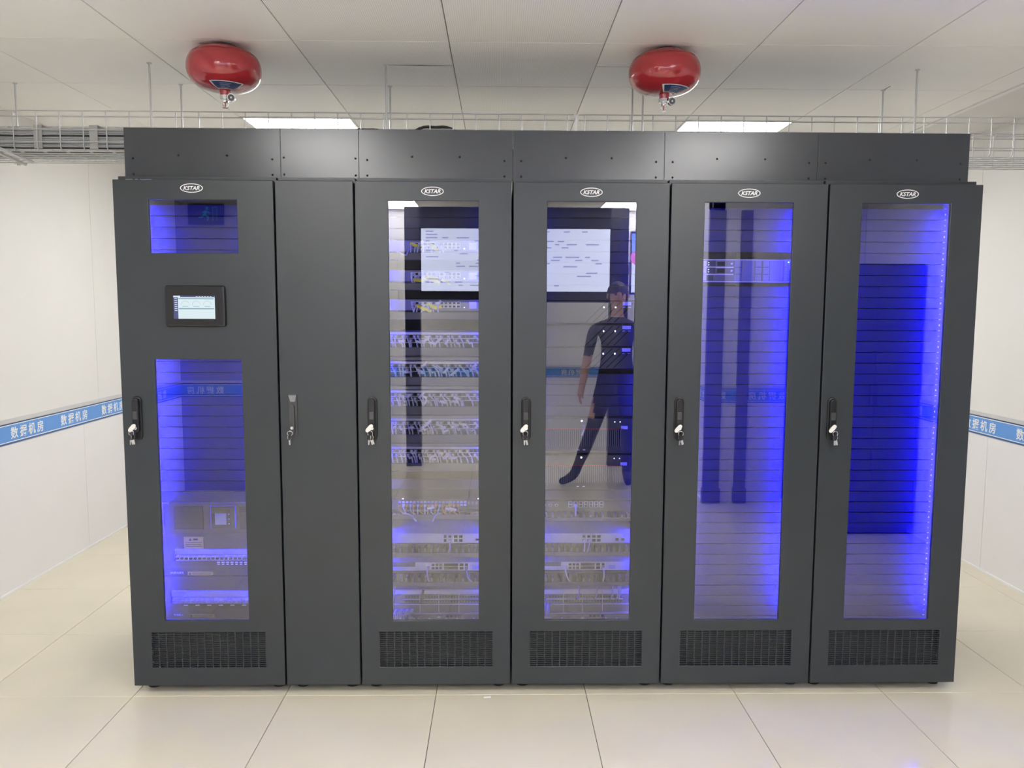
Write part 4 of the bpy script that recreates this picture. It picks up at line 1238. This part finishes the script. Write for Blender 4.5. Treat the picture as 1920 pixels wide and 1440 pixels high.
def breaker_unit(zt, zb, label, yellow_big, row, title, xoff):
    t = thing('breaker_unit', label, 'breaker unit', (c1x, RK + 0.15, zb), 'breaker units under the UPS')
    yf = RK - 0.006
    rz0, rz1 = row
    part('face_plate', MB().plate(c1x - 0.2405, c1x + 0.2405, zb, zt, yf, yf + 0.006, [(c1x - 0.205 + xoff, c1x + 0.225, rz0, rz1)]), DIAG, t, bevel=0.001)
    part('box_back', MB().box(c1x - 0.222, c1x + 0.2305, RK + 0.055, RK + 0.06, zb, zt), INNER, t)
    part('din_cover', MB().box(c1x - 0.200 + xoff, c1x + 0.222, yf - 0.010, yf + 0.010, rz0 + (rz1 - rz0) * 0.52, rz1), SILVER, t, bevel=0.001)
    n = 22
    bx0 = c1x - 0.196 + xoff
    bw = (0.222 + 0.196 - xoff) / n
    bm = MB().bbox(-bw / 2 + 0.0006, bw / 2 - 0.0006, -0.014, 0.02, 0, (rz1 - rz0) * 0.46, 0.002).mesh('breaker', PORTRIM)
    lm = MB().box(-bw * 0.28, bw * 0.28, -0.021, -0.014, (rz1 - rz0) * 0.14, (rz1 - rz0) * 0.30).mesh('toggle', INK if yellow_big else SILVER)
    for k in range(n):
        br = inst('breaker', bm, t, (bx0 + (k + 0.5) * bw, yf, rz0))
        inst('toggle', lm, br, (bx0 + (k + 0.5) * bw, yf, rz0))
    part('label_strip', MB().box(c1x - 0.215, c1x + 0.225, yf - 0.0016, yf - 0.0004, rz0 - 0.024, rz0 - 0.003), INNER, t)
    mb = MB()
    nn = 10 if yellow_big else 6
    for k in range(nn):
        xa = (c1x - 0.012 + k * 0.0185) if yellow_big else (c1x - 0.155 + k * 0.048)
        mb.box(xa, xa + (0.012 if yellow_big else 0.018), yf - 0.0022, yf - 0.0016, rz0 - 0.013, rz0 - 0.0085)
        if yellow_big:
            mb.box(xa + 0.001, xa + 0.011, yf - 0.0022, yf - 0.0016, rz0 - 0.021, rz0 - 0.0165)
    part('circuit_captions', mb, WHITE_P, t, kind='stuff')
    tm = text_mesh(title, 0.0098, WHITE_P, bold=0.0001, depth=0.0002)
    inst('title_lettering', tm, t, (c1x - 0.178, yf - 0.001, zb + 0.012 if yellow_big else zb + 0.022), FRONT)
    xl = c1x - 0.134
    zc = zb + (0.009 if yellow_big else 0.0185)
    y_ = part('warning_label', MB().box(xl, xl + 0.104, yf - 0.0012, yf, zc - 0.008, zc + 0.008), LABEL_Y, t, label='long yellow warning label')
    label_print(y_, xl + 0.018, xl + 0.098, zc - 0.006, zc + 0.006, yf - 0.0012, 2)
    part('warning_triangle', MB().add([(xl + 0.004, yf - 0.0015, zc - 0.005), (xl + 0.014, yf - 0.0015, zc - 0.005), (xl + 0.009, yf - 0.0015, zc + 0.005)], [(0, 1, 2)]), INK, y_)
    if yellow_big:
        xl2, za, zb2 = c1x - 0.145, rz1 + 0.001, rz1 + 0.050
        y2 = part('warning_label', MB().box(xl2, xl2 + 0.080, yf - 0.0012, yf, za, zb2), LABEL_Y, t, label='square yellow warning label')
        label_print(y2, xl2 + 0.006, xl2 + 0.074, za + 0.004, za + 0.030, yf - 0.0012, 3)
        part('warning_triangle', MB().add([(xl2 + 0.020, yf - 0.0015, zb2 - 0.016), (xl2 + 0.032, yf - 0.0015, zb2 - 0.016), (xl2 + 0.026, yf - 0.0015, zb2 - 0.005)], [(0, 1, 2)]), INK, y2)
        part('warning_heading', MB().box(xl2 + 0.038, xl2 + 0.058, yf - 0.0015, yf - 0.0012, zb2 - 0.014, zb2 - 0.007), INK, y2)
    return t


breaker_unit(0.6105, 0.4340, 'breaker unit with a square yellow label above its switches', True, (0.5010, 0.5475), 'UPS配电单元', 0.020)
breaker_unit(0.4310, 0.2447, 'breaker unit at the bottom with only a long yellow label', False, (0.3185, 0.3705), '市电输入', 0.0)
solo('rack_filler', MB().box(c1x - 0.2405, c1x + 0.2405, RK + 0.002, RK + 0.006, 0.09, 0.2430), INNER, (c1x, RK + 0.004, 0.09), 'dark filler plate at the bottom of the touchscreen cabinet', 'filler plate')

# ------------------------------------------------------------------ wire cable tray
TY0, TY1 = 0.50, 0.80
TZT, TZB = 2.379, 2.216


def wire_tray(x0, x1, label, phase):
    t = thing('cable_tray', label, 'cable tray', ((x0 + x1) / 2, 0.65, TZB), 'wire cable trays above the cabinets')
    R_ = 0.0026
    cross = MB().tube([(0, TY0, TZT), (0, TY0, TZB + 0.012), (0, TY0 + 0.004, TZB + 0.004), (0, TY0 + 0.012, TZB), (0, TY1 - 0.012, TZB), (0, TY1 - 0.004, TZB + 0.004), (0, TY1, TZB + 0.012), (0, TY1, TZT)], R_, 6)
    cm = cross.mesh('cross_wire', ZINC, (0, 0.65, TZB))
    x = phase
    while x < x1 - 0.005:
        if x > x0 + 0.005:
            inst('cross_wire', cm, t, (x, 0.65, TZB))
        x += 0.1
    lm = MB().cyl((x0, 0, 0), (x1, 0, 0), R_, n=6).mesh('long_wire', ZINC, ((x0 + x1) / 2, 0, 0))
    for yy in (TY0 - 0.005, TY1 + 0.005):
        for zz in (TZT, 2.355, 2.301, 2.249):
            inst('long_wire', lm, t, ((x0 + x1) / 2, yy, zz))
    for k in range(7):
        inst('long_wire', lm, t, ((x0 + x1) / 2, TY0 + 0.008 + k * (TY1 - TY0 - 0.016) / 6, TZB - 0.005))
    return t


wire_tray(XL + 0.002, 1.772, 'galvanised wire tray with grey cables, entering from the left wall', -1.154)
wire_tray(1.795, XR - 0.002, 'empty galvanised wire tray running to the right wall', 1.821)
t = thing('splice_bracket', 'silver splice bracket joining the two wire trays', 'bracket', (1.783, TY0 - 0.012, TZB))
part('plate', MB().box(1.770, 1.797, TY0 - 0.012, TY0 - 0.009, 2.296, 2.312), ZINC, t)
part('bolt', MB().cyl((1.783, TY0 - 0.009, 2.304), (1.783, TY0 - 0.020, 2.304), 0.008, 0.008, 6), ZINC, t)
part('clip', MB().box(1.780, 1.786, TY0 - 0.009, TY0 - 0.0075, 2.216, 2.379), ZINC, t)

# threaded rods from the ceiling
RODS = [(-0.055, TY0 - 0.010, 'front rod over the left edge of the touchscreen cabinet'), (0.958, TY0 - 0.010, 'front rod over the cabinet full of patch cables'),
        (2.073, TY0 - 0.010, 'front rod behind the right red extinguisher'), (3.272, TY0 - 0.010, 'front rod over the right end of the cabinets'),
        (-0.822, TY1 + 0.012, 'rear rod nearest the left wall'), (-0.050, TY1 + 0.012, 'rear rod beside the left red extinguisher'),
        (0.932, TY1 + 0.012, 'rear rod over the cabinet full of patch cables'), (2.081, TY1 + 0.012, 'rear rod behind the right red extinguisher'),
        (3.280, TY1 + 0.012, 'rear rod over the right end of the cabinets')]
for (x, y, lb) in RODS:
    t = thing('threaded_rod', 'thin steel hanger ' + lb, 'rod', (x, y, TZB - 0.012), 'hanger rods of the cable tray')
    part('rod', MB().cyl((x, y, TZB - 0.012), (x, y, HC + 0.002), 0.0042, n=8), ZINC, t)
    part('washer', MB().cyl((x, y, HC - 0.004), (x, y, HC - 0.0005), 0.010, n=14), ZINC, t)
    part('nut', MB().cyl((x, y, TZB - 0.014), (x, y, TZB - 0.008), 0.009, n=6), ZINC, t)
    part('tray_hook', MB().box(x - 0.018, x + 0.018, min(y, TY0 if y < 0.6 else TY1) - 0.004, max(y, TY0 if y < 0.6 else TY1) + 0.004, TZB - 0.0085, TZB - 0.0078), ZINC, t)
# slits cut into the ceiling tiles for the rods
part('cut_slit', MB().add([(0.958, 0.4880, HC - 0.0006), (1.248, 0.4880, HC - 0.0006), (1.248, 0.4915, HC - 0.0006), (1.10, 0.5000, HC - 0.0006), (0.958, 0.4915, HC - 0.0006)], [(0, 4, 3, 2, 1)]), GRID, ceiling)
part('cut_slit', MB().box(1.868, 2.079, 0.4885, 0.4910, HC - 0.0006, HC), GRID, ceiling)
part('cut_slit', MB().box(3.279, 3.284, 0.745, 0.812, HC - 0.0006, HC), GRID, ceiling)

# grey cables lying in the left tray
rc = random.Random(3)
for k in range(26):
    col_, row_ = (0, k) if k < 12 else (1, k - 12)
    y = TY0 + 0.016 + (0.0 if k < 12 else 0.028) + rc.uniform(0, 0.006) if k < 20 else TY0 + 0.075 + 0.032 * (k - 20)
    z = TZB + 0.010 + 0.0075 * row_ if k < 12 else TZB + 0.012 + 0.011 * (k - 12) if k < 20 else TZB + 0.008
    pts = []
    for i in range(12):
        x = XL + 0.001 + (0.32 - XL) * i / 11
        dz = rc.uniform(-0.0009, 0.0009)
        pts.append((x, y + rc.uniform(-0.002, 0.002), z + dz))
    solo('network_cable', MB().tube(smooth_path(pts, 2), 0.0034, 6), CABLE_G if k % 7 else CABLE_DK, (XL, y, z), 'grey data cable lying in the left wire tray', 'cable', 'bundle of grey cables in the tray')
for (x, y0_) in ((-0.555, 0), (-0.315, 0)):
    solo('cable_strap', MB().box(x - 0.018, x + 0.018, TY0 + 0.0078, TY0 + 0.0098, TZB + 0.006, TZB + 0.105).box(x - 0.018, x + 0.018, TY0 + 0.0098, TY0 + 0.07, TZB + 0.105, TZB + 0.1075), STRAP, (x, TY0 + 0.008, TZB),
         'wide grey strap around the tray cables, %s' % ('nearer the left wall' if x < -0.5 else 'nearer the cabinets'), 'strap', 'straps around the tray cables')
# black cables rising over the duct top
for i, (xa, xb, yy, zt) in enumerate(((0.70, 1.02, 0.56, 2.322), (0.985, 1.34, 0.58, 2.340), (0.97, 1.40, 0.535, 2.318))):
    solo('power_cable', MB().tube(smooth_path([(xa - 0.1, yy, 2.232), (xa, yy, 2.262), (xa * 0.7 + xb * 0.3, yy, zt - 0.006), ((xa + xb) / 2, yy, zt), (xa * 0.3 + xb * 0.7, yy, zt - 0.006), (xb, yy, 2.262), (xb + 0.1, yy, 2.232)], 4), 0.0065, 8), CABLE_DK if i < 2 else CABLE_G,
         (xa, yy, 2.232), 'dark cable bulging up out of the tray, %s' % ['leftmost of the three', 'tallest of the three', 'greyest and lowest of the three'][i], 'cable', 'cables bulging out of the tray')
# pale conduits slanting below the tray at the left
for i, (dz, dy) in enumerate(((0, 0), (0.012, 0.012), (-0.010, 0.018))):
    solo('conduit', MB().cyl((-0.86, 0.28 + dy, 2.283 + dz), (-0.602 + i * -0.02, 0.545 + dy, 2.168 + dz * 0.6), 0.0065, n=8), ZINC if i != 1 else CABLE_W,
         (-0.86, 0.28 + dy, 2.283 + dz), 'thin pale conduit slanting down below the left tray, %s' % ['front one', 'upper one', 'lower one'][i], 'conduit', 'slanting conduits at the left')

# ------------------------------------------------------------------ hanging fire extinguishers
def extinguisher(cx, cy, label):
    zc = 2.4945
    t = thing('fire_extinguisher', label, 'extinguisher', (cx, cy, zc - 0.17), 'red hanging fire extinguishers')
    a, b, e = 0.1450, 0.0875, 2.45

    def prof(t0, t1, n, off=0.0):
        out = []
        for i in range(n + 1):
            an = t0 + (t1 - t0) * i / n
            c_, s_ = math.cos(an), math.sin(an)
            rr_ = (a + off) * abs(c_) ** (2 / e)
            zz = (b + off) * math.copysign(abs(s_) ** (2 / e), s_)
            if zz > 0:
                zz *= 0.98
            out.append((max(rr_, 0.0005), zz))
        return out
    pr = prof(-PI / 2, PI / 2, 30)
    part('cylinder', MB().lathe((cx, cy, zc), pr, 48), RED, t)
    part('weld_seam', MB().lathe((cx, cy, zc), prof(0.50, 0.56, 4, 0.0012), 48), RED, t)
    part('ceiling_mount', MB().cyl((cx, cy, zc + 0.08), (cx, cy, HC + 0.001), 0.060, n=20), PLASTIC, t)
    # printed label on the lower dome, towards the room
    c0 = -PI / 2
    part('label_border', MB().lathe((cx, cy, zc), prof(-1.34, -0.86, 8, 0.0008), 16, c0 - 0.28, c0 + 1.10), WHITE_P, t)
    lb = part('label', MB().lathe((cx, cy, zc), prof(-1.30, -0.90, 8, 0.0014), 16, c0 - 0.20, c0 + 1.03), NAVY, t, label='navy label with a white border')
    mb = MB()
    for q in range(4):
        mb.lathe((cx, cy, zc), prof(-1.24 + q * 0.08, -1.215 + q * 0.08, 2, 0.0018), 8, c0 + 0.10, c0 + 0.55 + 0.05 * (q % 2))
    part('label_print', mb, CABLE_B, lb, kind='stuff')
    part('neck', MB().cyl((cx, cy, zc - 0.080), (cx, cy, zc - 0.103), 0.022, 0.019, 20), RED, t)
    zb = zc - 0.103
    v = part('valve', MB().cyl((cx, cy, zb), (cx, cy, zb - 0.014), 0.021, 0.021, 6).cyl((cx, cy, zb - 0.014), (cx, cy, zb - 0.022), 0.012, 0.012, 16)
             .cyl((cx, cy, zb - 0.022), (cx, cy, zb - 0.028), 0.013, 0.011, 16), CHROME, t)
    for s in (-1, 1):
        part('sprinkler_arm', MB().tube(smooth_path([(cx + s * 0.010, cy, zb - 0.026), (cx + s * 0.0105, cy, zb - 0.036), (cx + s * 0.003, cy, zb - 0.047)], 3), 0.0022, 6), CHROME, v)
    part('glass_bulb', MB().cyl((cx, cy, zb - 0.028), (cx, cy, zb - 0.045), 0.0024, 0.0020, 8), REDLINE, v)
    part('deflector', MB().cyl((cx, cy, zb - 0.047), (cx, cy, zb - 0.049), 0.0115, 0.0115, 16), CHROME, v)
    gx, gy, gz = cx + 0.027, cy - 0.010, zb - 0.012
    g = part('pressure_gauge', MB().cyl((gx - 0.014, gy + 0.006, gz), (gx - 0.004, gy + 0.002, gz), 0.005, 0.005, 10).cyl((gx, gy + 0.004, gz), (gx + 0.003, gy - 0.008, gz), 0.0165, 0.0165, 22), CHROME, t)
    part('gauge_face', MB().cyl((gx + 0.003, gy - 0.008, gz), (gx + 0.0032, gy - 0.0088, gz), 0.0128, 0.0128, 20), GREYM, g)
    part('gauge_hub', MB().cyl((gx + 0.0032, gy - 0.0088, gz), (gx + 0.0034, gy - 0.0096, gz), 0.004, 0.004, 12), WHITE_P, g)


extinguisher(0.336, 0.28, 'red hanging extinguisher on the ceiling above the touchscreen cabinet')
extinguisher(2.122, 0.28, 'red hanging extinguisher on the ceiling right of the middle, above the server cabinet')

# ------------------------------------------------------------------ small litter on the floor
solo('paper_scrap', MB().rbox(Matrix.Translation((1.405, -0.035, 0.0012)) @ Matrix.Rotation(0.1, 4, 'Z'), 0.028, 0.008, 0.002), TAG_W, (1.405, -0.035, 0.0), 'scrap of white paper on the floor in front of the cabinets', 'paper')

# ------------------------------------------------------------------ what the glass doors mirror: the room behind the camera
YM = -4.5
t = thing('monitor_stand', 'black freestanding frame that carries two monitors behind the camera', 'monitor stand', (1.6, YM - 0.1, 0))
part('upright', MB().box(0.545, 0.690, YM - 0.16, YM - 0.04, 0, 2.50), PLASTIC, t)
part('upright', MB().box(2.520, 2.690, YM - 0.16, YM - 0.04, 0, 2.50), PLASTIC, t)
part('header', MB().box(0.690, 2.520, YM - 0.16, YM - 0.04, 2.31, 2.50), BLANK, t)
part('bottom_rail', MB().box(0.690, 2.520, YM - 0.16, YM - 0.04, 1.60, 1.69), PLASTIC, t)
part('back_panel', MB().box(0.690, 2.520, YM - 0.16, YM - 0.14, 1.69, 2.31), PLASTIC, t)
rt_ = random.Random(9)
for i, (xa, xb) in enumerate(((0.700, 1.603), (1.611, 2.514))):
    t = thing('monitor', 'wide lit monitor, %s one on the black frame' % ('left' if i == 0 else 'right'), 'monitor', ((xa + xb) / 2, YM - 0.06, 1.70), 'monitors on the black frame')
    part('bezel', MB().box(xa, xb, YM - 0.12, YM - 0.035, 1.695, 2.305), PLASTIC, t)
    sc = part('screen', MB().box(xa + 0.004, xb - 0.004, YM - 0.035, YM - 0.033, 1.705, 2.298), TV, t)
    mb = MB()
    for r_ in range(18):
        z = 2.265 - r_ * 0.030
        if rt_.random() < 0.15:
            continue
        x = xa + 0.05
        while x < xb - 0.12:
            ln = rt_.uniform(0.03, 0.14)
            if rt_.random() < 0.5:
                mb.box(x, x + ln, YM - 0.0328, YM - 0.0324, z, z + 0.011)
            x += ln + rt_.uniform(0.03, 0.2)
    part('text_lines', mb, TV_T, sc, kind='stuff')
t = thing('wall_display', 'upright colourful display to the right of the black frame', 'monitor', (2.82, YM - 0.10, 1.70))
part('bezel', MB().box(2.715, 2.925, YM - 0.14, YM - 0.05, 1.68, 2.28), PLASTIC, t)
part('screen', MB().box(2.722, 2.918, YM - 0.05, YM - 0.048, 1.70, 2.26), TV, t)
part('picture_block', MB().box(2.722, 2.918, YM - 0.048, YM - 0.0475, 2.06, 2.26), TV_B, t)
part('picture_disc', MB().cyl((2.78, YM - 0.0475, 2.03), (2.78, YM - 0.0465, 2.03), 0.07, n=24), TV_P, t)
part('bracket', MB().box(2.80, 2.84, YF, YM - 0.14, 1.92, 2.02), PLASTIC, t)
# dark door posts on the near right wall
for (xa, xb, nm) in ((3.073, 3.199, 'left'), (3.324, 3.408, 'right')):
    solo('door_post', MB().box(xa, xb, -3.10, -3.065, 0.0, 2.30).box(xa - 0.008, xb + 0.008, -3.10, -3.055, 0.0, 0.12), DOORG, (xa, -3.08, 0), 'dark tall post on the wall behind the camera, %s one' % nm, 'post', 'dark posts behind the camera')
# black storage cabinet along the right wall, behind the camera's right
t = thing('storage_cabinet', 'plain black storage cabinet against the right wall behind the camera', 'cabinet', (3.985, -2.6, 0))
part('body', MB().box(3.68, 4.29, -3.02, -2.20, 0.05, 1.845), BLACK, t, bevel=0.004)
for k in range(2):
    dd = part('door', MB().box(3.684 + k * 0.302, 3.983 + k * 0.302, -2.20, -2.185, 0.06, 1.84), BLACK, t, bevel=0.002)
    part('handle', MB().box(3.955 + k * 0.045, 3.967 + k * 0.045, -2.185, -2.165, 0.9, 1.05), HANDLE, dd)
part('plinth', MB().box(3.70, 4.27, -3.0, -2.22, 0.0, 0.05), PLASTIC, t)
# exit sign
t = thing('exit_sign', 'dark box sign with a green running figure on the wall behind the camera', 'exit sign', (-0.92, -3.44, 2.2))
part('housing', MB().box(-1.06, -0.78, -3.45, -3.42, 2.205, 2.375), PLASTIC, t)
mb = MB()
mb.cyl((-0.905, -3.42, 2.335), (-0.905, -3.418, 2.335), 0.012, n=14)
for (p0, p1, r_) in (((-0.915, 2.315), (-0.925, 2.285), 0.010), ((-0.925, 2.285), (-0.895, 2.262), 0.007), ((-0.895, 2.262), (-0.905, 2.235), 0.006), ((-0.928, 2.285), (-0.950, 2.262), 0.007), ((-0.950, 2.262), (-0.975, 2.262), 0.006),
                     ((-0.915, 2.315), (-0.885, 2.295), 0.005), ((-0.915, 2.315), (-0.945, 2.300), 0.005)):
    a_, b_ = Vector((p0[0], 0, p0[1])), Vector((p1[0], 0, p1[1]))
    d_ = (b_ - a_).normalized()
    n_ = Vector((-d_.z, 0, d_.x)) * r_
    pts = [a_ + n_, b_ + n_, b_ - n_, a_ - n_]
    mb.add([(p.x, -3.4185, p.z) for p in pts], [(0, 1, 2, 3)])
mb.box(-0.862, -0.858, -3.4195, -3.418, 2.235, 2.345).box(-0.858, -0.825, -3.4195, -3.418, 2.341, 2.345).box(-0.829, -0.825, -3.4195, -3.418, 2.235, 2.341)
part('pictogram', mb, EXIT_G, t)


# ------------------------------------------------------------------ walking person, mirrored in the server cabinet's glass
def person():
    bx, by = 2.47, -3.75
    V, E_, Rr = [], [], []

    def vtx(p, r):
        V.append((p[0] + bx, p[1] + by, p[2]))
        Rr.append(r if isinstance(r, tuple) else (r, r))
        return len(V) - 1

    def chain(start, pts):
        prev = start
        for p, r in pts:
            k = vtx(p, r)
            E_.append((prev, k))
            prev = k
        return prev
    pel = vtx((0.0, 0, 0.95), (0.150, 0.105))
    chest = chain(pel, [((0.0, 0, 1.10), (0.145, 0.105)), ((0.0, 0.01, 1.25), (0.165, 0.11)), ((0.0, 0.01, 1.38), (0.155, 0.10))])
    neck = chain(chest, [((0.0, 0.01, 1.47), (0.06, 0.06)), ((0.0, 0.02, 1.53), (0.052, 0.054)), ((0.0, 0.03, 1.60), (0.072, 0.084)), ((0.0, 0.03, 1.67), (0.078, 0.092)), ((0.0, 0.025, 1.735), (0.062, 0.075))])
    for s, sh in ((-1, [(-0.20, 0.0, 1.37), (-0.26, 0.03, 1.10), (-0.31, 0.08, 0.86)]), (1, [(0.20, 0.0, 1.37), (0.25, -0.04, 1.10), (0.25, 0.01, 0.86)])):
        wr = chain(chest, [(sh[0], 0.058), (tuple((Vector(sh[0]) + Vector(sh[1])) / 2), 0.050), (sh[1], 0.042), (tuple((Vector(sh[1]) + Vector(sh[2])) / 2), 0.038), (sh[2], 0.027)])
        w_ = Vector(sh[2])
        d = (Vector(sh[2]) - Vector(sh[1])).normalized()
        palm = chain(wr, [(tuple(w_ + d * 0.045), (0.036, 0.018))])
        pc = w_ + d * 0.045
        for fi, (off, ln) in enumerate(((0.030, 0.070), (0.010, 0.080), (-0.010, 0.075), (-0.028, 0.058))):
            o = Vector((0, off, 0))
            chain(palm, [(tuple(pc + o + d * 0.030), 0.0095), (tuple(pc + o + d * (0.030 + ln * 0.5) + Vector((-0.008 * s, 0, 0))), 0.0088), (tuple(pc + o + d * (0.025 + ln * 0.85) + Vector((-0.025 * s, 0, 0))), 0.0078)])
        chain(wr, [(tuple(w_ + d * 0.030 + Vector((-0.006 * s, 0.034, 0))), 0.011), (tuple(w_ + d * 0.060 + Vector((-0.016 * s, 0.046, 0))), 0.0095), (tuple(w_ + d * 0.085 + Vector((-0.022 * s, 0.044, 0))), 0.0085)])
    # legs: one stepping forward to -x, one trailing
    for (hip, knee, ank, toe) in (((-0.09, 0, 0.88), (-0.21, 0.05, 0.49), (-0.36, 0.02, 0.09), (-0.50, 0.07, 0.035)),
                                  ((0.09, 0, 0.88), (0.10, 0.03, 0.48), (0.12, -0.08, 0.09), (0.11, 0.08, 0.035))):
        h, k_, a_ = Vector(hip), Vector(knee), Vector(ank)
        an = chain(pel, [(hip, 0.098), (tuple((h + k_) / 2), 0.082), (knee, 0.062), (tuple(k_ * 0.6 + a_ * 0.4), 0.060), (tuple(k_ * 0.25 + a_ * 0.75), 0.046), (ank, 0.045)])
        chain(an, [(tuple((a_ + Vector(toe)) / 2 + Vector((0, 0, -0.012))), (0.044, 0.040)), (toe, (0.040, 0.030))])
    me = bpy.data.meshes.new('person')
    me.from_pydata(V, E_, [])
    o = bpy.data.objects.new('person', me)
    C.objects.link(o)
    sk = o.modifiers.new('skin', 'SKIN')
    for i, r_ in enumerate(Rr):
        me.skin_vertices[0].data[i].radius = r_
    me.skin_vertices[0].data[0].use_root = True
    ss = o.modifiers.new('sub', 'SUBSURF')
    ss.levels = ss.render_levels = 2
    dg = bpy.context.evaluated_depsgraph_get()
    nm = bpy.data.meshes.new_from_object(o.evaluated_get(dg))
    bpy.data.objects.remove(o)
    nm.materials.clear()
    for m in (SHIRT, SKIN, TROUS, SHOE):
        nm.materials.append(m)
    for p in nm.polygons:
        c = p.center
        p.use_smooth = True
        lat = abs(c.x - bx)
        i = 0
        if c.z > 1.475:
            i = 1
        elif c.z < 0.135:
            i = 3
        elif lat > 0.20 and 0.6 < c.z < 1.14:
            i = 1
        elif c.z < 0.99:
            i = 2
        p.material_index = i
    rot = Matrix.Rotation(-PI / 2, 3, 'Z')
    for v in nm.vertices:
        v.co = v.co - Vector((bx, by, 0))
    zmin = min(v.co.z for v in nm.vertices)
    for v in nm.vertices:
        v.co.z -= zmin
    ob = bpy.data.objects.new('person', nm)
    C.objects.link(ob)
    ob.location = (bx, by, 0)
    ORG[ob] = Vector((bx, by, 0))
    tag(ob, 'person in a dark shirt and black trousers walking behind the camera', 'person')
    # hair cap, ears, nose
    hx, hy, hz = bx - 0.022, by, 1.675 - zmin
    cap = MB()
    pr = [(0.001, 0.104)] + [(0.094 * math.sin(a), 0.104 * math.cos(a)) for a in [0.2 + 0.2 * k for k in range(8)]]
    cap.lathe((hx + 0.008, hy, hz), pr, 20)
    part('hair', cap, HAIR, ob)
    for s in (-1, 1):
        part('ear', MB().cyl((hx, hy + s * 0.082, hz - 0.02), (hx + 0.002, hy + s * 0.096, hz - 0.018), 0.024, 0.020, 12), SKIN, ob)
        part('eye', MB().cyl((hx - 0.088, hy + s * 0.030, hz - 0.008), (hx - 0.098, hy + s * 0.030, hz - 0.008), 0.010, 0.006, 10), HAIR, ob)
    part('nose', MB().add([(hx - 0.088, hy - 0.012, hz - 0.045), (hx - 0.088, hy + 0.012, hz - 0.045), (hx - 0.116, hy, hz - 0.045), (hx - 0.090, hy, hz)], [(0, 2, 3), (2, 1, 3), (0, 1, 2), (1, 0, 3)]), SKIN, ob)
    mouth = part('mouth', MB().box(hx - 0.094, hx - 0.086, hy - 0.022, hy + 0.022, hz - 0.072, hz - 0.066), REDLINE, ob)

    for ch in ob.children:
        ch.data.transform(rot.to_4x4())


person()
